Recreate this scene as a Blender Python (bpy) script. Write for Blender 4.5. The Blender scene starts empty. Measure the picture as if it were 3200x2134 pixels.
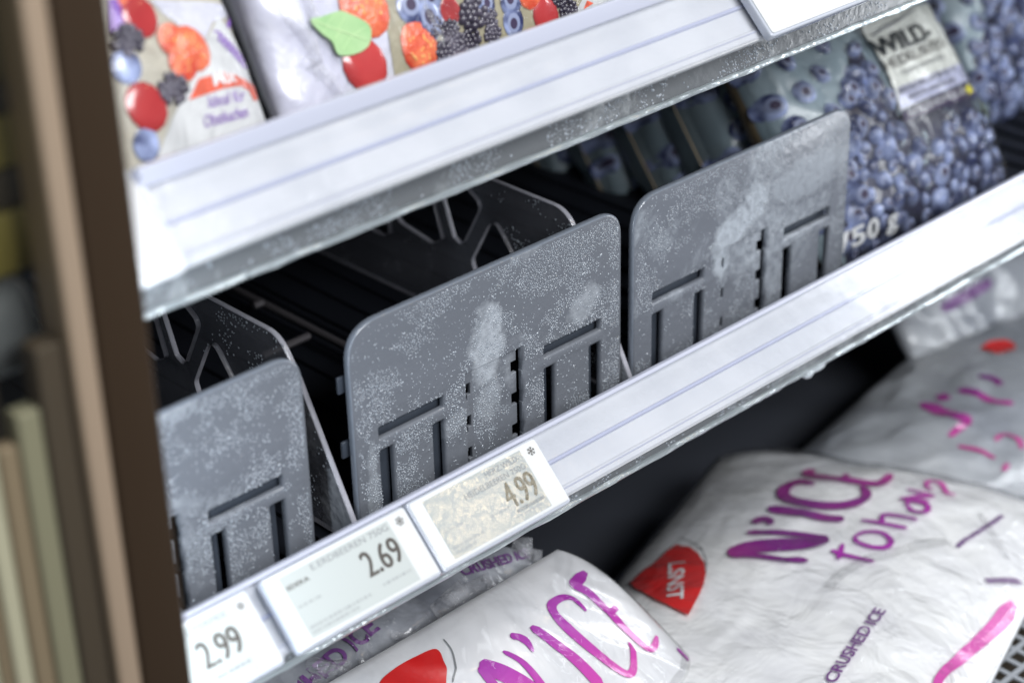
import bpy, bmesh, math, random
from mathutils import Vector, Matrix, noise
S = 0.16                                   # one modelling unit (a front stop's width) is 16 cm
FRAMES = {"A": {"P0": [0.0, 0.0, 0.6], "ax": [1.0, 0.0, 0.0], "u": [0.0, 0.4711, 0.8821]}, "B": {"P0": [0.0, 0.0, 0.6], "ax": [1.0, 0.0, 0.0], "u": [0.0, 0.4711, 0.8821]}, "D": {"P0": [0.0, 0.0, -0.5], "ax": [1.0, 0.0, 0.0], "u": [0.0, 0.6, 0.8]}, "I1": {"P0": [0.0, -0.3, -1.2], "ax": [1.0, 0.0, 0.0], "u": [-0.4, 0.6, 0.8]}, "I2": {"P0": [1.8, -0.1, -1.35], "ax": [0.9511, 0.309, 0.0], "u": [-0.409, 0.9511, 0.0]}, "I3": {"P0": [2.9, 0.3, -1.4], "ax": [0.9888, 0.1494, 0.0], "u": [-0.3054, 0.9468, 0.1018]}, "I0": {"P0": [0.0, -0.02, -1.15], "ax": [1.0, 0.0, 0.0], "u": [0.0, 0.6, 0.8]}, "I4": {"P0": [2.9, 0.55, -1.05], "ax": [1.0, 0.0, 0.0], "u": [0.0, 0.6, 0.8]}}
PRINTS = {"I1": {"N": [[[0.317, 0.175], [0.348, 0.127], [0.37, 0.056], [0.38, -0.027]], [[0.411, 0.174], [0.423, 0.12], [0.409, 0.048], [0.384, -0.029]], [[0.313, 0.171], [0.302, 0.115], [0.292, 0.042], [0.288, -0.019]]],
 "Ap": [[0.47, 0.199], [0.487, 0.18], [0.487, 0.157], [0.474, 0.13]],
 "I": [[0.545, 0.191], [0.551, 0.118], [0.556, 0.051], [0.549, -0.057]],
 "C": [[0.721, 0.146], [0.726, 0.193], [0.703, 0.213], [0.659, 0.212], [0.635, 0.185], [0.626, 0.132], [0.627, 0.043], [0.639, -0.036], [0.655, -0.069], [0.682, -0.068], [0.72, -0.037], [0.75, 0.004]],
 "E": [[[0.852, 0.237], [0.801, 0.23], [0.776, 0.224], [0.786, 0.191], [0.787, 0.155], [0.784, 0.104], [0.781, 0.052], [0.782, -0.009], [0.79, -0.047], [0.822, -0.048], [0.859, -0.031]], [[0.825, 0.106], [0.782, 0.102]]],
 "to": [[[0.89, -0.098], [0.893, -0.164], [0.898, -0.238]], [[0.822, -0.196], [0.874, -0.202], [0.862, -0.24], [0.815, -0.244]]],
 "red": [[0.277, 0.27], [0.258, 0.233], [0.225, 0.197], [0.175, 0.161], [0.103, 0.128], [0.005, 0.191], [0.065, 0.263], [0.145, 0.28], [0.22, 0.279]],
 "out": [[0.82, 0.249], [0.897, 0.22], [0.922, 0.113], [0.924, 0.027], [0.31, 0.269], [0.861, -0.197]],
 "magtip": [[0.841, 0.348], [0.791, 0.329], [0.859, 0.238]]}, "I2": {"N": [[[-0.313, 0.141], [-0.254, 0.076], [-0.183, -0.063], [-0.13, -0.112]], [[-0.177, 0.134], [-0.159, 0.043], [-0.141, -0.048], [-0.13, -0.112]], [[-0.317, 0.137], [-0.301, 0.063], [-0.295, -0.031], [-0.272, -0.098]]],
 "Ap": [[-0.118, 0.134], [-0.093, 0.121], [-0.088, 0.098], [-0.114, 0.076]],
 "I": [[-0.023, 0.122], [-0.014, 0.045], [-0.008, -0.051], [0.005, -0.12]],
 "C": [[0.184, 0.04], [0.194, 0.089], [0.154, 0.115], [0.092, 0.113], [0.058, 0.071], [0.053, -0.005], [0.082, -0.084], [0.129, -0.128], [0.183, -0.135], [0.242, -0.101]],
 "E": [[[0.317, 0.094], [0.27, 0.089], [0.258, 0.04], [0.258, -0.01], [0.261, -0.085], [0.275, -0.145], [0.317, -0.157], [0.375, -0.156]], [[0.312, -0.025], [0.268, -0.037]]],
 "to": [[[-0.197, -0.144], [-0.202, -0.189], [-0.205, -0.284]], [[-0.15, -0.166], [-0.203, -0.175], [-0.23, -0.179]], [[-0.095, -0.184], [-0.053, -0.206], [-0.038, -0.254], [-0.066, -0.291], [-0.111, -0.296], [-0.133, -0.256], [-0.125, -0.206], [-0.095, -0.184]], [[0.015, -0.17], [0.018, -0.236], [0.022, -0.317]], [[0.019, -0.239], [0.072, -0.224], [0.088, -0.263], [0.082, -0.332]], [[0.165, -0.268], [0.199, -0.277], [0.199, -0.326], [0.154, -0.339], [0.136, -0.306], [0.162, -0.272]], [[0.195, -0.254], [0.213, -0.298], [0.221, -0.329]], [[0.199, -0.238], [0.23, -0.278], [0.273, -0.333]], [[0.272, -0.24], [0.27, -0.285], [0.273, -0.333]], [[0.316, -0.311], [0.347, -0.282], [0.391, -0.289], [0.385, -0.325], [0.334, -0.355], [0.335, -0.384]]],
 "red": [[-0.262, 0.333], [-0.28, 0.289], [-0.312, 0.244], [-0.371, 0.199], [-0.434, 0.168], [-0.513, 0.144], [-0.602, 0.132], [-0.672, 0.129], [-0.615, 0.251], [-0.545, 0.347], [-0.495, 0.392], [-0.383, 0.36]],
 "txt": [[-0.397, 0.302], [-0.622, 0.216]],
 "crush": [[-0.838, -0.374], [-0.437, -0.394]],
 "small": [[0.016, -0.479], [0.29, -0.551]],
 "small2": [[-0.102, -0.604], [-0.003, -0.688]],
 "mag": [[-0.123, -0.698], [-0.264, -0.685], [-0.369, -0.666], [-0.492, -0.643], [-0.591, -0.625], [-0.656, -0.618], [-0.736, -0.634], [-0.792, -0.645]],
 "out": [[-0.23, 0.361], [0.285, 0.35], [0.397, 0.14], [0.471, -0.042], [0.453, -0.201], [0.286, -0.614], [-0.192, -0.736], [-0.56, -0.702], [-0.716, -0.682], [-0.992, -0.26]],
 "edge": [[-0.401, -0.204], [-0.355, -0.207], [-0.23, -0.245], [-0.172, -0.297], [-0.088, -0.364], [0.022, -0.449]]}, "I3": {"N": [[[-0.172, -0.153], [-0.198, -0.236], [-0.208, -0.31], [-0.206, -0.356]], [[-0.211, -0.218], [-0.212, -0.289], [-0.214, -0.36]], [[-0.214, -0.36], [-0.271, -0.34], [-0.32, -0.331]]],
 "Ap": [[-0.086, -0.178], [-0.101, -0.204], [-0.112, -0.219]],
 "I": [[-0.03, -0.223], [-0.022, -0.295], [-0.032, -0.37], [-0.012, -0.427]],
 "C": [[0.079, -0.249], [0.1, -0.292], [0.079, -0.34]],
 "to": [[[-0.357, -0.38], [-0.342, -0.442], [-0.341, -0.514]], [[-0.258, -0.472], [-0.206, -0.485], [-0.204, -0.53], [-0.239, -0.568]], [[-0.385, -0.565], [-0.344, -0.565]]],
 "red": [[0.315, -0.156], [0.303, -0.22], [0.357, -0.259], [0.429, -0.242], [0.414, -0.19], [0.363, -0.154]],
 "out": [[-0.387, 0.107], [-0.136, 0.009], [0.168, -0.087], [0.421, -0.28], [-0.569, -0.161], [-0.602, -0.485]]}, "I0": {"t1": [[-0.169, 0.146], [0.146, 0.166]],
 "t2": [[0.484, 0.177], [0.739, 0.124]],
 "out": [[-0.118, 0.148], [0.708, 0.192], [0.768, 0.126], [0.803, 0.04], [-0.131, 0.124]]}, "I4": {"out": [[0.02, -0.168], [0.332, -0.451], [0.692, -0.56], [0.864, -0.338], [0.223, -0.312]],
 "disc": [[0.601, -0.408]],
 "dk": [[0.355, -0.306], [0.661, -0.307]]}, "A": {"purple": [[-0.452, 0.371], [-0.426, 0.364], [-0.431, 0.326], [-0.443, 0.296], [-0.46, 0.298], [-0.473, 0.304]],
 "fr": [["cherry", -0.394, 0.316, 0.042], ["black", -0.442, 0.275, 0.039], ["blue", -0.466, 0.223, 0.036], ["straw", -0.334, 0.248, 0.034], ["straw", -0.292, 0.218, 0.047], ["straw", -0.327, 0.191, 0.034], ["black", -0.372, 0.147, 0.039], ["cherry", -0.451, 0.127, 0.049], ["blue", -0.477, 0.051, 0.034], ["straw", -0.415, 0.359, 0.019]],
 "label": [[-0.188, 0.268], [-0.165, 0.242], [-0.151, 0.192], [-0.128, 0.112], [-0.141, 0.071], [-0.133, 0.012], [-0.17, -0.044], [-0.474, -0.004], [-0.399, 0.085], [-0.324, 0.147], [-0.248, 0.223]],
 "lav": [[-0.353, 0.346], [-0.334, 0.31], [-0.308, 0.282], [-0.286, 0.25], [-0.247, 0.225], [-0.208, 0.261], [-0.149, 0.265], [-0.127, 0.288]],
 "red": [[-0.343, 0.112], [-0.3, 0.15], [-0.228, 0.147], [-0.204, 0.138], [-0.139, 0.095], [-0.147, 0.066], [-0.162, 0.065], [-0.168, 0.089], [-0.189, 0.107], [-0.244, 0.113]],
 "t1": [[-0.298, 0.082], [-0.19, 0.073]],
 "t2": [[-0.323, 0.044], [-0.198, 0.036]],
 "scr": [[-0.206, 0.229], [-0.159, 0.16]],
 "tr": [[-0.267, 0.124], [-0.198, 0.119]],
 "line": [[-0.132, 0.277], [-0.147, 0.257], [-0.169, 0.241]],
 "drop": [[-0.268, 0.013]]}, "B": {"edge": [[-0.073, 0.275], [-0.064, 0.172], [-0.069, 0.079], [-0.065, 0.016]],
 "gold": [[0.252, 0.192], [0.24, 0.123], [0.233, 0.011], [0.25, -0.018], [0.95, 0.015], [1.028, 0.173], [0.303, 0.301]],
 "leaf": [[0.039, 0.198], [0.069, 0.198], [0.118, 0.198], [0.14, 0.19], [0.19, 0.146], [0.18, 0.108], [0.153, 0.093], [0.109, 0.093], [0.082, 0.104], [0.075, 0.136], [0.055, 0.162]],
 "fr": [["straw", 0.199, 0.187, 0.065], ["cherry", 0.155, 0.06, 0.06], ["straw", 0.325, 0.057, 0.058], ["blue", 0.325, 0.157, 0.039], ["blue", 0.371, 0.114, 0.049], ["black", 0.405, 0.025, 0.036], ["black", 0.491, 0.032, 0.031], ["black", 0.563, 0.03, 0.027], ["black", 0.436, 0.071, 0.031], ["black", 0.514, 0.093, 0.044], ["black", 0.447, 0.041, 0.029], ["blue", 0.642, 0.042, 0.036], ["blue", 0.646, 0.092, 0.036], ["cherry", 0.756, 0.031, 0.044], ["black", 0.814, 0.065, 0.03], ["blue", 0.564, 0.108, 0.03], ["black", 0.561, 0.068, 0.028], ["black", 0.381, 0.096, 0.03], ["blue", 0.396, 0.165, 0.036], ["straw", 0.713, 0.106, 0.045], ["black", 0.449, 0.003, 0.025], ["black", 0.836, 0.023, 0.031], ["cherry", 0.449, 0.117, 0.029]],
 "label": [[0.84, -0.004], [0.886, 0.031], [0.948, 0.068], [1.232, 0.038], [1.149, -0.049]],
 "tri": [[0.895, 0.013], [0.915, 0.032], [0.938, 0.02]]}, "D": {"label": [[2.594, 0.65], [2.725, 0.648], [3.001, 0.636], [3.0, 0.569], [3.059, 0.533], [3.055, 0.446], [3.067, 0.394], [3.073, 0.328], [2.847, 0.331], [2.581, 0.331], [2.585, 0.375], [2.592, 0.504], [2.595, 0.588]],
 "lav": [[2.601, 0.405], [3.061, 0.396], [3.073, 0.328], [2.583, 0.334]],
 "bar": [[2.579, 0.327], [3.06, 0.32], [3.066, 0.286], [3.036, 0.271], [2.582, 0.292]],
 "wild": [[2.577, 0.524], [2.881, 0.515]],
 "hei": [[2.585, 0.471], [2.992, 0.468]],
 "s1": [[2.645, 0.435], [2.942, 0.434]],
 "s2": [[2.601, 0.382], [2.973, 0.377]],
 "s3": [[2.637, 0.352], [2.941, 0.343]],
 "bt": [[2.61, 0.299], [2.965, 0.292]],
 "yel": [[2.97, 0.307], [2.997, 0.319], [3.017, 0.313], [3.015, 0.293], [2.984, 0.281]],
 "sw": [[2.611, 0.602], [2.687, 0.612], [2.759, 0.616], [2.883, 0.632]],
 "leaf": [[3.034, 0.268], [3.07, 0.249], [3.114, 0.199], [3.107, 0.173], [3.052, 0.21]],
 "t750": [[2.103, 0.005], [2.419, -0.022]],
 "crease": [[2.427, 0.518], [2.449, 0.454], [2.476, 0.382], [2.509, 0.311], [2.564, 0.267], [2.66, 0.159]]}}
CAM_LOC = [-2.6683, -3.4185, 2.2997]
CAM_ROT = [[0.717913, -0.695774, -0.022347], [-0.345918, -0.328699, -0.878805], [0.604104, 0.638636, -0.476658]]

# ------------------------------------------------------------------ camera, world, lights
sc = bpy.context.scene
col = sc.collection
cam_d = bpy.data.cameras.new('camera'); cam = bpy.data.objects.new('camera', cam_d); col.objects.link(cam)
R_ = CAM_ROT
cam.matrix_world = Matrix(((R_[0][0], -R_[1][0], -R_[2][0], CAM_LOC[0]*S),
                           (R_[0][1], -R_[1][1], -R_[2][1], CAM_LOC[1]*S),
                           (R_[0][2], -R_[1][2], -R_[2][2], CAM_LOC[2]*S), (0, 0, 0, 1)))
cam_d.sensor_width = 36; cam_d.lens = 69.41; cam_d.clip_start = 0.02; cam_d.clip_end = 50
cam_d.dof.use_dof = True; cam_d.dof.focus_distance = 5.38*S; cam_d.dof.aperture_fstop = 5.6
cam_d.dof.aperture_blades = 0
sc.camera = cam
w = bpy.data.worlds.new('World'); sc.world = w; w.use_nodes = True
w.node_tree.nodes['Background'].inputs[0].default_value = (0.62, 0.66, 0.74, 1)
w.node_tree.nodes['Background'].inputs[1].default_value = 0.26
sc.view_settings.view_transform = 'Standard'; sc.view_settings.look = 'None'
sc.view_settings.exposure = 0.04; sc.view_settings.gamma = 1
sc.render.use_motion_blur = False
sc.cycles.max_bounces = 8; sc.cycles.transparent_max_bounces = 24; sc.cycles.caustics_reflective = False; sc.cycles.caustics_refractive = False

def area(name, loc, target, sx, sy, power, color):
    d = bpy.data.lights.new(name, 'AREA'); d.shape = 'RECTANGLE'; d.size = sx*S; d.size_y = sy*S
    d.energy = power; d.color = color
    o = bpy.data.objects.new(name, d); col.objects.link(o)
    o.location = Vector(loc)*S
    o.rotation_euler = (Vector(target)-Vector(loc)).to_track_quat('-Z', 'Y').to_euler()
    return o
area('aisle_ceiling_light', (0.1, -8.4, 6.1), (0.8, 0, -0.3), 6.0, 3.0, 23.0, (0.96, 0.98, 1.0))
area('aisle_ceiling_light', (2.0, -3.6, 8.5), (1.4, -0.5, -1.0), 4.0, 2.0, 13.0, (1.0, 0.99, 0.97))  # added fill that whitens the ice bags; no such lamp known
area('freezer_strip_light', (4.6, -1.7, 0.1), (1.9, -0.2, -1.0), 0.5, 3.4, 1.7, (0.92, 0.96, 1.0))
area('freezer_strip_light', (-0.885, -0.46, -0.45), (0.6, 0.25, -0.5), 0.05, 2.2, 0.26, (0.80, 0.90, 1.0))
area('warm_store_lamp', (5.4, -5.6, 5.4), (0.2, -0.3, -0.5), 0.30, 0.30, 0.38, (1.0, 0.74, 0.42))

# ------------------------------------------------------------------ materials
def mat(name, base=(0.5, 0.5, 0.5), rough=0.5, metal=0.0, spec=0.5, coat=0.0, coat_rough=0.1, noise_amt=0.0,
        noise_scale=40.0, base2=None, bump=0.0, bump_scale=200.0, rough2=None, sss=0.0, emit=None):
    m = bpy.data.materials.new(name); m.use_nodes = True
    nt = m.node_tree; b = nt.nodes['Principled BSDF']
    b.inputs['Base Color'].default_value = (*base, 1); b.inputs['Roughness'].default_value = rough
    b.inputs['Metallic'].default_value = metal; b.inputs['Specular IOR Level'].default_value = spec
    b.inputs['Coat Weight'].default_value = coat; b.inputs['Coat Roughness'].default_value = coat_rough
    tc = nt.nodes.new('ShaderNodeTexCoord')
    if base2 is not None:
        n = nt.nodes.new('ShaderNodeTexNoise'); n.inputs['Scale'].default_value = noise_scale/S*0.16
        n.inputs['Detail'].default_value = 6
        r = nt.nodes.new('ShaderNodeValToRGB'); r.color_ramp.elements[0].position = 0.38; r.color_ramp.elements[1].position = 0.64
        r.color_ramp.elements[0].color = (*base, 1); r.color_ramp.elements[1].color = (*base2, 1)
        nt.links.new(tc.outputs['Object'], n.inputs['Vector']); nt.links.new(n.outputs['Fac'], r.inputs['Fac'])
        nt.links.new(r.outputs['Color'], b.inputs['Base Color'])
        if rough2 is not None:
            mr = nt.nodes.new('ShaderNodeMapRange'); mr.inputs['From Min'].default_value = .38; mr.inputs['From Max'].default_value = .64
            mr.inputs['To Min'].default_value = rough; mr.inputs['To Max'].default_value = rough2
            nt.links.new(n.outputs['Fac'], mr.inputs['Value']); nt.links.new(mr.outputs['Result'], b.inputs['Roughness'])
    if bump > 0:
        n2 = nt.nodes.new('ShaderNodeTexNoise'); n2.inputs['Scale'].default_value = bump_scale; n2.inputs['Detail'].default_value = 5
        bp = nt.nodes.new('ShaderNodeBump'); bp.inputs['Strength'].default_value = bump; bp.inputs['Distance'].default_value = 0.002
        nt.links.new(tc.outputs['Object'], n2.inputs['Vector']); nt.links.new(n2.outputs['Fac'], bp.inputs['Height'])
        nt.links.new(bp.outputs['Normal'], b.inputs['Normal']); nt.links.new(bp.outputs['Normal'], b.inputs['Coat Normal'])
    if emit: b.inputs['Emission Color'].default_value = (*emit[0], 1); b.inputs['Emission Strength'].default_value = emit[1]
    return m

def film_mat(name, tint=(1.0, 1.0, 1.0), alpha=0.82, rough=0.12, bump=0.6, bscale=26.0, edge=0.9, haze=0.25):
    """clear plastic: mostly see-through, sharp glints on its creases"""
    m = bpy.data.materials.new(name); m.use_nodes = True; nt = m.node_tree
    for n in list(nt.nodes): nt.nodes.remove(n)
    out = nt.nodes.new('ShaderNodeOutputMaterial'); mix = nt.nodes.new('ShaderNodeMixShader')
    tr = nt.nodes.new('ShaderNodeBsdfTransparent'); tr.inputs[0].default_value = (*tint, 1)
    pb = nt.nodes.new('ShaderNodeBsdfPrincipled'); pb.inputs['Base Color'].default_value = (haze, haze*1.02, haze*1.08, 1)
    pb.inputs['Roughness'].default_value = rough; pb.inputs['Specular IOR Level'].default_value = 0.9
    tc = nt.nodes.new('ShaderNodeTexCoord'); n = nt.nodes.new('ShaderNodeTexNoise'); n.inputs['Scale'].default_value = bscale
    n.inputs['Detail'].default_value = 3; n.inputs['Distortion'].default_value = 0.5
    wv = nt.nodes.new('ShaderNodeTexVoronoi'); wv.feature = 'DISTANCE_TO_EDGE'; wv.inputs['Scale'].default_value = bscale*0.9
    ad = nt.nodes.new('ShaderNodeMath'); ad.operation = 'MULTIPLY_ADD'; ad.inputs[1].default_value = 0.5
    bp = nt.nodes.new('ShaderNodeBump'); bp.inputs['Strength'].default_value = bump; bp.inputs['Distance'].default_value = 0.012
    nt.links.new(tc.outputs['Object'], n.inputs['Vector']); nt.links.new(n.outputs['Color'], wv.inputs['Vector']) if False else nt.links.new(tc.outputs['Object'], wv.inputs['Vector'])
    nt.links.new(wv.outputs['Distance'], ad.inputs[0]); nt.links.new(n.outputs['Fac'], ad.inputs[2])
    nt.links.new(ad.outputs[0], bp.inputs['Height']); nt.links.new(bp.outputs['Normal'], pb.inputs['Normal'])
    lw = nt.nodes.new('ShaderNodeLayerWeight'); lw.inputs['Blend'].default_value = 0.35
    nt.links.new(bp.outputs['Normal'], lw.inputs['Normal'])
    mr = nt.nodes.new('ShaderNodeMapRange'); mr.inputs['To Min'].default_value = 1-alpha; mr.inputs['To Max'].default_value = edge
    nt.links.new(lw.outputs['Facing'], mr.inputs['Value']); nt.links.new(mr.outputs['Result'], mix.inputs['Fac'])
    nt.links.new(tr.outputs[0], mix.inputs[1]); nt.links.new(pb.outputs[0], mix.inputs[2]); nt.links.new(mix.outputs[0], out.inputs[0])
    return m

def frost_plastic(name, dark, light, alpha=1.0, patches=(), thresh=0.5, scale=60.0, edge_alpha=None, yz=False):
    """grey plastic with a rime of frost; patches are smears (x, z, rx, rz, angle) in the part's own coordinates"""
    m = bpy.data.materials.new(name); m.use_nodes = True; nt = m.node_tree; b = nt.nodes['Principled BSDF']
    N, Lk = nt.nodes, nt.links
    tc = N.new('ShaderNodeTexCoord')
    n = N.new('ShaderNodeTexNoise'); n.inputs['Scale'].default_value = 16; n.inputs['Detail'].default_value = 9; n.inputs['Roughness'].default_value = 0.62
    n.inputs['Distortion'].default_value = 0.6
    Lk.new(tc.outputs['Object'], n.inputs['Vector'])
    mr = N.new('ShaderNodeMapRange'); mr.inputs['From Min'].default_value = thresh; mr.inputs['From Max'].default_value = thresh+0.1
    Lk.new(n.outputs['Fac'], mr.inputs['Value'])
    fine = N.new('ShaderNodeTexNoise'); fine.inputs['Scale'].default_value = 260; fine.inputs['Detail'].default_value = 5
    Lk.new(tc.outputs['Object'], fine.inputs['Vector'])
    fr = N.new('ShaderNodeMapRange'); fr.inputs['From Min'].default_value = 0.35; fr.inputs['From Max'].default_value = 0.65; fr.inputs['To Min'].default_value = 0.2
    Lk.new(fine.outputs['Fac'], fr.inputs['Value'])
    mul = N.new('ShaderNodeMath'); mul.operation = 'MULTIPLY'; Lk.new(mr.outputs[0], mul.inputs[0]); Lk.new(fr.outputs[0], mul.inputs[1])
    m6 = N.new('ShaderNodeMath'); m6.operation = 'MULTIPLY'; m6.inputs[1].default_value = 0.55; Lk.new(mul.outputs[0], m6.inputs[0])
    last = m6.outputs[0]
    for (px, pz, rx, rz, ang, amt) in patches:
        nd = N.new('ShaderNodeTexNoise'); nd.inputs['Scale'].default_value = 95; nd.inputs['Detail'].default_value = 8; nd.inputs['Roughness'].default_value = 0.65
        Lk.new(tc.outputs['Object'], nd.inputs['Vector'])
        mp = N.new('ShaderNodeMapping'); mp.vector_type = 'TEXTURE'
        mp.inputs['Location'].default_value = (0, px*S, pz*S) if yz else (px*S, 0, pz*S); mp.inputs['Rotation'].default_value = (ang, 0, 0) if yz else (0, ang, 0)
        mp.inputs['Scale'].default_value = (10, rx*S, rz*S) if yz else (rx*S, 10, rz*S)
        Lk.new(tc.outputs['Object'], mp.inputs['Vector'])
        ln = N.new('ShaderNodeVectorMath'); ln.operation = 'LENGTH'; Lk.new(mp.outputs[0], ln.inputs[0])
        ad = N.new('ShaderNodeMath'); ad.operation = 'MULTIPLY_ADD'; ad.inputs[1].default_value = 1.9; Lk.new(nd.outputs['Fac'], ad.inputs[0]); Lk.new(ln.outputs['Value'], ad.inputs[2])
        m2 = N.new('ShaderNodeMapRange'); m2.inputs['From Min'].default_value = 2.05; m2.inputs['From Max'].default_value = 1.62
        m2.inputs['To Max'].default_value = abs(amt)
        Lk.new(ad.outputs[0], m2.inputs['Value'])
        f2 = N.new('ShaderNodeMapRange'); f2.inputs['From Min'].default_value = 0.3; f2.inputs['From Max'].default_value = 0.6; f2.inputs['To Min'].default_value = 0.55
        Lk.new(fine.outputs['Fac'], f2.inputs['Value'])
        m3 = N.new('ShaderNodeMath'); m3.operation = 'MULTIPLY'; Lk.new(m2.outputs[0], m3.inputs[0]); Lk.new(f2.outputs[0], m3.inputs[1])
        mx = N.new('ShaderNodeMath'); mx.operation = 'MAXIMUM' if amt > 0 else 'SUBTRACT'; Lk.new(last, mx.inputs[0]); Lk.new(m3.outputs[0], mx.inputs[1]); last = mx.outputs[0]
    cr = N.new('ShaderNodeMix'); cr.data_type = 'RGBA'; cr.inputs['A'].default_value = (*dark, 1); cr.inputs['B'].default_value = (*light, 1)
    Lk.new(last, cr.inputs['Factor']); Lk.new(cr.outputs['Result'], b.inputs['Base Color'])
    rr = N.new('ShaderNodeMapRange'); rr.inputs['To Min'].default_value = 0.24; rr.inputs['To Max'].default_value = 0.62
    Lk.new(last, rr.inputs['Value']); Lk.new(rr.outputs[0], b.inputs['Roughness'])
    bp = N.new('ShaderNodeBump'); bp.inputs['Strength'].default_value = 0.5; bp.inputs['Distance'].default_value = 0.0006
    bm_ = N.new('ShaderNodeMath'); bm_.operation = 'ADD'; Lk.new(last, bm_.inputs[0]); Lk.new(fine.outputs['Fac'], bm_.inputs[1])
    Lk.new(bm_.outputs[0], bp.inputs['Height']); Lk.new(bp.outputs['Normal'], b.inputs['Normal'])
    b.inputs['Specular IOR Level'].default_value = 0.6
    if alpha < 1:
        am = N.new('ShaderNodeMapRange'); am.inputs['To Min'].default_value = alpha; am.inputs['To Max'].default_value = min(1, alpha+0.35)
        Lk.new(last, am.inputs['Value'])
        lw = N.new('ShaderNodeLayerWeight'); lw.inputs['Blend'].default_value = 0.25
        a2 = N.new('ShaderNodeMath'); a2.operation = 'MAXIMUM'; Lk.new(am.outputs[0], a2.inputs[0])
        if edge_alpha:
            g = N.new('ShaderNodeMath'); g.operation = 'MULTIPLY'; g.inputs[1].default_value = edge_alpha
            Lk.new(lw.outputs['Facing'], g.inputs[0]); Lk.new(g.outputs[0], a2.inputs[1])
        else: a2.inputs[1].default_value = 0
        Lk.new(a2.outputs[0], b.inputs['Alpha'])
    return m

M = {}
M['stop'] = frost_plastic('grey_stop_plastic', (0.172, 0.185, 0.212), (0.56, 0.60, 0.65), thresh=0.57)
M['stop_rim'] = mat('glossy_panel_rim', (0.24, 0.27, 0.32), 0.14, spec=0.9, bump=0.2, bump_scale=200)  # rim tone lightened to paint in the bright edge line
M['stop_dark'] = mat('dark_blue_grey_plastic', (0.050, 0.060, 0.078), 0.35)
M['stop_mid'] = frost_plastic('grey_stop_plastic_smeared', (0.172, 0.185, 0.212), (0.56, 0.60, 0.65), thresh=0.61,
    patches=((0.475, -0.25, 0.062, 0.14, -0.12, 0.75), (0.505, -0.165, 0.03, 0.06, -0.1, 0.75), (0.845, -0.25, 0.075, 0.05, -0.7, 0.5), (0.49, -0.40, 0.05, 0.07, 0.2, 0.34), (0.055, -0.5, 0.02, 0.16, 0.02, 0.3), (0.33, -0.42, 0.08, 0.03, -0.3, 0.25)))
M['stop_right'] = frost_plastic('grey_stop_plastic_frosted', (0.185, 0.200, 0.232), (0.52, 0.57, 0.63), thresh=0.515,
    patches=((0.44, -0.24, 0.11, 0.07, -0.45, 0.85), (0.55, -0.17, 0.06, 0.07, 0.0, 0.85), (0.78, -0.17, 0.22, 0.075, -0.1, 0.42), (0.40, -0.33, 0.05, 0.07, 0.0, 0.8)))
M['divider'] = frost_plastic('clear_divider_plastic', (0.20, 0.205, 0.235), (0.50, 0.52, 0.56), alpha=0.42, thresh=0.56, edge_alpha=0.95, yz=True, patches=((0.0, -0.50, 0.10, 0.17, 0.3, 0.85), (0.10, -0.30, 0.05, 0.12, 0.5, 0.4)))
M['ice'] = mat('ice_droplet', (0.34, 0.375, 0.42), 0.14, spec=1.0)
M['drip'] = mat('frozen_drip', (0.62, 0.68, 0.72), 0.2, spec=0.9, bump=0.3, bump_scale=120)
M['rail'] = mat('white_price_rail', (0.69, 0.70, 0.715), 0.34, coat=0.5, coat_rough=0.12, base2=(0.60, 0.615, 0.64), noise_scale=30, bump=0.25, bump_scale=140)
M['rail_groove'] = mat('blue_tinted_rail_edge', (0.48, 0.51, 0.66), 0.25, coat=0.6)
M['rail_lip'] = mat('lilac_tinted_rail_lip', (0.50, 0.52, 0.62), 0.25, coat=0.6)
M['endcap'] = mat('matt_white_end_cap', (0.55, 0.55, 0.56), 0.5)
M['edge'] = frost_plastic('galvanised_shelf_edge', (0.17, 0.18, 0.19), (0.52, 0.55, 0.57), thresh=0.50)
M['edge_hi'] = mat('bare_metal_bead', (0.62, 0.68, 0.70), 0.28, metal=0.6, bump=0.5, bump_scale=160)  # bead paler than the shelf edge, its highlight put into the colour
M['black'] = mat('black_interior_plastic', (0.010, 0.011, 0.015), 0.55, spec=0.25)
M['rod'] = mat('black_shelf_rod', (0.014, 0.016, 0.022), 0.5, spec=0.2)
M['divider_edge'] = mat('bright_divider_edge', (0.40, 0.40, 0.45), 0.15, spec=0.9, bump=0.4, bump_scale=140)  # bevel faces coloured lighter to paint in the edge highlight
M['crossrod'] = mat('dull_metal_cross_rod', (0.16, 0.15, 0.16), 0.45, metal=0.3)
M['inner'] = mat('dark_blue_inner_wall', (0.046, 0.050, 0.062), 0.6, spec=0.2)
M['post_face'] = mat('dark_brown_anodised', (0.034, 0.020, 0.010), 0.38, spec=0.35)
M['post_side'] = mat('beige_lacquer', (0.32, 0.24, 0.17), 0.5)  # beige tone of the post's side face
M['tag'] = mat('white_tag_plastic', (0.63, 0.645, 0.65), 0.35, coat=0.4, coat_rough=0.15)
M['tag_edge'] = mat('clear_tag_edge', (0.50, 0.53, 0.60), 0.12, coat=0.8)
M['screen'] = mat('paper_grey_screen', (0.43, 0.465, 0.46), 0.42, coat=0.5, coat_rough=0.25)
M['screen_ice'] = mat('paper_grey_screen_iced', (0.39, 0.415, 0.41), 0.6, spec=0.1, coat=1.0, coat_rough=0.05, bump=0.10, bump_scale=260)
M['ink'] = mat('dark_brown_ink', (0.06, 0.052, 0.045), 0.5)
M['ink_iced'] = mat('ink_under_ice', (0.20, 0.175, 0.12), 0.5, coat=1.0, coat_rough=0.1, bump=1.0, bump_scale=420)  # ink paled so the glare over the icy price sits in its colour
M['ink_lt'] = mat('faint_grey_ink', (0.21, 0.22, 0.23), 0.5)
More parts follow.
